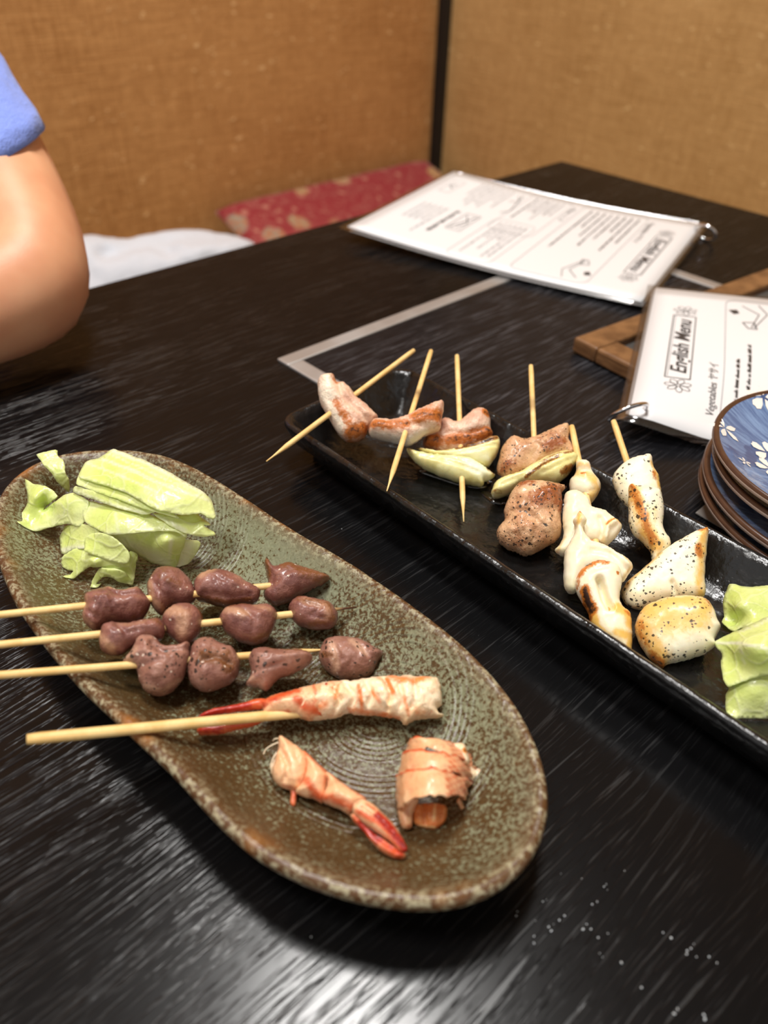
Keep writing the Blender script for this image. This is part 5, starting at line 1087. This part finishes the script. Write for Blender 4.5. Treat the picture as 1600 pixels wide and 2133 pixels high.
leaf('wide cabbage leaf across the middle of the pile', CC, [(535, 440, f + .024), (650, 455, f + .026), (800, 480, f + .028), (960, 525, f + .028), (1080, 590, f + .026), (1190, 640, f + .023), (1196, 682, f + .021), (1140, 645, f + .024), (1040, 632, f + .025), (900, 642, f + .025), (770, 656, f + .024), (690, 655, f + .023), (600, 612, f + .022), (530, 560, f + .021)], inner=[(760, 560, f + .028)], seed=58, ripple=.0010, rf=60, tint=[([(760, 650), (740, 520)], 16, .5)])
leaf('thin pale cabbage leaf poking out at the right of the pile', CC, [(980, 520, f + .029), (1120, 530, f + .029), (1260, 525, f + .027), (1300, 560, f + .025), (1352, 600, f + .023), (1296, 596, f + .025), (1386, 656, f + .021), (1290, 673, f + .021), (1180, 645, f + .024), (1080, 595, f + .027)], seed=59, ripple=.0014, sub=2, tint=[([(1000, 530), (1180, 630)], 30, .6)])
leaf('third cabbage leaf down in the stacked top, light rim showing', CC, [(468, 382, f + .027), (482, 345, f + .029), (600, 380, f + .031), (800, 440, f + .032), (1000, 480, f + .032), (1130, 530, f + .030), (1145, 556, f + .029), (1010, 505, f + .031), (930, 528, f + .030), (800, 500, f + .030), (700, 470, f + .029), (580, 425, f + .028)], seed=60, ripple=.0010, tint=[([(480, 380), (700, 465), (930, 525)], 20, .7)])
leaf('second cabbage leaf of the stacked top, just under the uppermost', CC, [(488, 330, f + .031), (520, 250, f + .033), (640, 260, f + .035), (800, 340, f + .036), (1000, 440, f + .035), (1140, 545, f + .031), (1060, 530, f + .032), (960, 500, f + .033), (860, 470, f + .033), (760, 430, f + .033), (640, 392, f + .032), (560, 360, f + .031)], seed=61, ripple=.0009, char=[([(640, 388), (760, 425), (960, 495)], 14, .5)])
leaf('uppermost long cabbage leaf with parallel white ribs', CC, [(545, 195, f + .034), (640, 158, f + .036), (722, 112, f + .038), (800, 130, f + .039), (900, 170, f + .040), (1000, 215, f + .040), (1100, 262, f + .040), (1200, 322, f + .038), (1305, 386, f + .035), (1358, 436, f + .032), (1386, 548, f + .028), (1330, 540, f + .030), (1290, 520, f + .031), (1200, 531, f + .032), (1130, 526, f + .033), (1000, 495, f + .035), (900, 440, f + .036), (800, 385, f + .036), (680, 345, f + .035), (560, 305, f + .034), (500, 285, f + .033)], inner=[(900, 300, f + .041), (760, 250, f + .040), (1150, 420, f + .038)],
     tint=[([(722, 118), (900, 180), (1100, 270), (1305, 390)], 26, .9), ([(640, 165), (860, 250), (1080, 350), (1350, 440)], 14, .75), ([(560, 200), (800, 290), (1000, 380)], 11, .6), ([(510, 285), (700, 340), (900, 430)], 10, .5), ([(700, 140), (950, 250), (1200, 360)], 9, .6)], th=.0010, ripple=.0010, rf=110, seed=62)
leaf('small narrow cabbage strip leaning on the far rim of the plate', CC, [(234, 142, .036), (290, 126, .037), (364, 110, .037), (370, 150, .0355), (406, 182, .034), (417, 215, .033), (416, 260, .031), (440, 310, .027), (441, 386, .020), (400, 352, .023), (360, 312, .027), (325, 256, .031), (280, 215, .033), (256, 176, .0345)], floor=None, seed=63, ripple=.001, th=.0008)
g = TF + .001
GT = 'cabbage leaves on the black tray'
leaf('lowest cabbage leaf on the black tray, nearest its front rim', CB, [(1338, 1370, g + .006), (1440, 1420, g + .010), (1500, 1450, g + .012), (1600, 1440, g + .014), (1740, 1420, g + .014), (1760, 1600, g + .006), (1740, 1700, g + .001), (1600, 1700, g), (1480, 1698, g), (1392, 1696, g), (1364, 1650, g), (1366, 1560, g + .003), (1384, 1528, g + .005), (1352, 1480, g + .004)], inner=[(1540, 1560, g + .009)], group=GT, floor='tray', seed=71, ripple=.0006, rf=50, step=6, tint=[([(1500, 1500), (1640, 1520)], 20, .3)])
leaf('cabbage leaf against the far side of the black tray', CB, [(1390, 950, g + .012), (1450, 962, g + .014), (1520, 965, g + .016), (1640, 955, g + .018), (1720, 1020, g + .017), (1720, 1130, g + .016), (1600, 1160, g + .013), (1490, 1190, g + .012), (1440, 1196, g + .008), (1410, 1216, g + .006), (1370, 1190, g + .004), (1344, 1160, g + .003), (1356, 1130, g + .004), (1350, 1050, g + .007), (1366, 1000, g + .009)], inner=[(1440, 1080, g + .013), (1430, 1160, g + .004)], group=GT, floor='tray', seed=72, ripple=.0006, rf=50, step=6, char=[([(1360, 1170), (1430, 1180)], 30, .5)])
leaf('middle cabbage leaf with a white rib on the black tray', CB, [(1304, 1272, g + .011), (1380, 1230, g + .016), (1490, 1180, g + .021), (1600, 1130, g + .025), (1740, 1100, g + .027), (1760, 1300, g + .024), (1740, 1440, g + .018), (1600, 1458, g + .016), (1500, 1478, g + .013), (1400, 1512, g + .009), (1380, 1524, g + .008), (1352, 1480, g + .008), (1340, 1400, g + .009), (1346, 1342, g + .010), (1312, 1302, g + .010)], inner=[(1480, 1290, g + .024), (1600, 1300, g + .027), (1450, 1390, g + .014)], group=GT, floor='tray', seed=73, ripple=.0006, rf=50, step=6, tint=[([(1310, 1275), (1440, 1280), (1600, 1310)], 14, .9), ([(1450, 1210), (1560, 1170), (1640, 1120)], 12, .7), ([(1440, 1280), (1470, 1400)], 10, .5)])

# ------------------------------------------------------------------ spilled salt grains on the table
CS = Crop(900, 1700, 2.2857)
grains = [(615, 272, 3), (714, 295, 4), (918, 258, 4), (830, 322, 4), (820, 334, 6), (836, 348, 3), (528, 405, 6), (546, 396, 3), (787, 406, 6), (763, 419, 7), (407, 452, 4), (402, 474, 5), (631, 473, 7), (607, 494, 8), (556, 526, 7), (568, 546, 8), (486, 570, 6), (486, 604, 7), (737, 513, 6), (720, 538, 9), (757, 537, 7), (792, 577, 7), (838, 557, 5), (799, 651, 4), (813, 670, 4), (902, 696, 9), (1101, 553, 6), (1139, 580, 10),
          (1234, 629, 7), (1216, 640, 8), (1213, 656, 8), (1248, 607, 4), (1260, 668, 5), (1320, 669, 8), (1358, 697, 6), (998, 815, 8), (1170, 918, 8), (1154, 940, 10), (1300, 965, 11), (1295, 945, 9), (494, 496, 3), (580, 512, 3)]
rng = random.Random(8)
gl = [(CS([(x, y)])[0], r / 2.2857) for x, y, r in grains] + [((712, 1101), 1.6), ((648, 1951), 2.0), ((676, 1987), 1.4)]
for (px, py), rp in gl:
    c = P(px, py, .0005); rr = rp * .62 * ((c - CAM) @ _fw) / F_
    bm = bmesh.new(); bmesh.ops.create_icosphere(bm, subdivisions=1, radius=1); el = rng.uniform(.8, 1.3)
    vv = np.array([(v.co.x * el, v.co.y / el, v.co.z * .8) for v in bm.verts]); ff = [tuple(v.index for v in q.verts) for q in bm.faces]; bm.free()
    a = rng.uniform(0, 6.28); R2 = np.array([[math.cos(a), -math.sin(a), 0], [math.sin(a), math.cos(a), 0], [0, 0, 1]])
    vv = (vv * (1 + .18 * np.array([[rng.uniform(-1, 1)] for _ in vv]))) @ R2.T * rr; vv[:, 2] -= vv[:, 2].min()
    tag(mesh_obj('salt_grain', vv + np.array([c[0], c[1], TZ + .0001]), ff, M['salt'], smooth=True), 'tiny white salt grain spilled on the black table top', 'salt', 'salt grains spilled on the table')
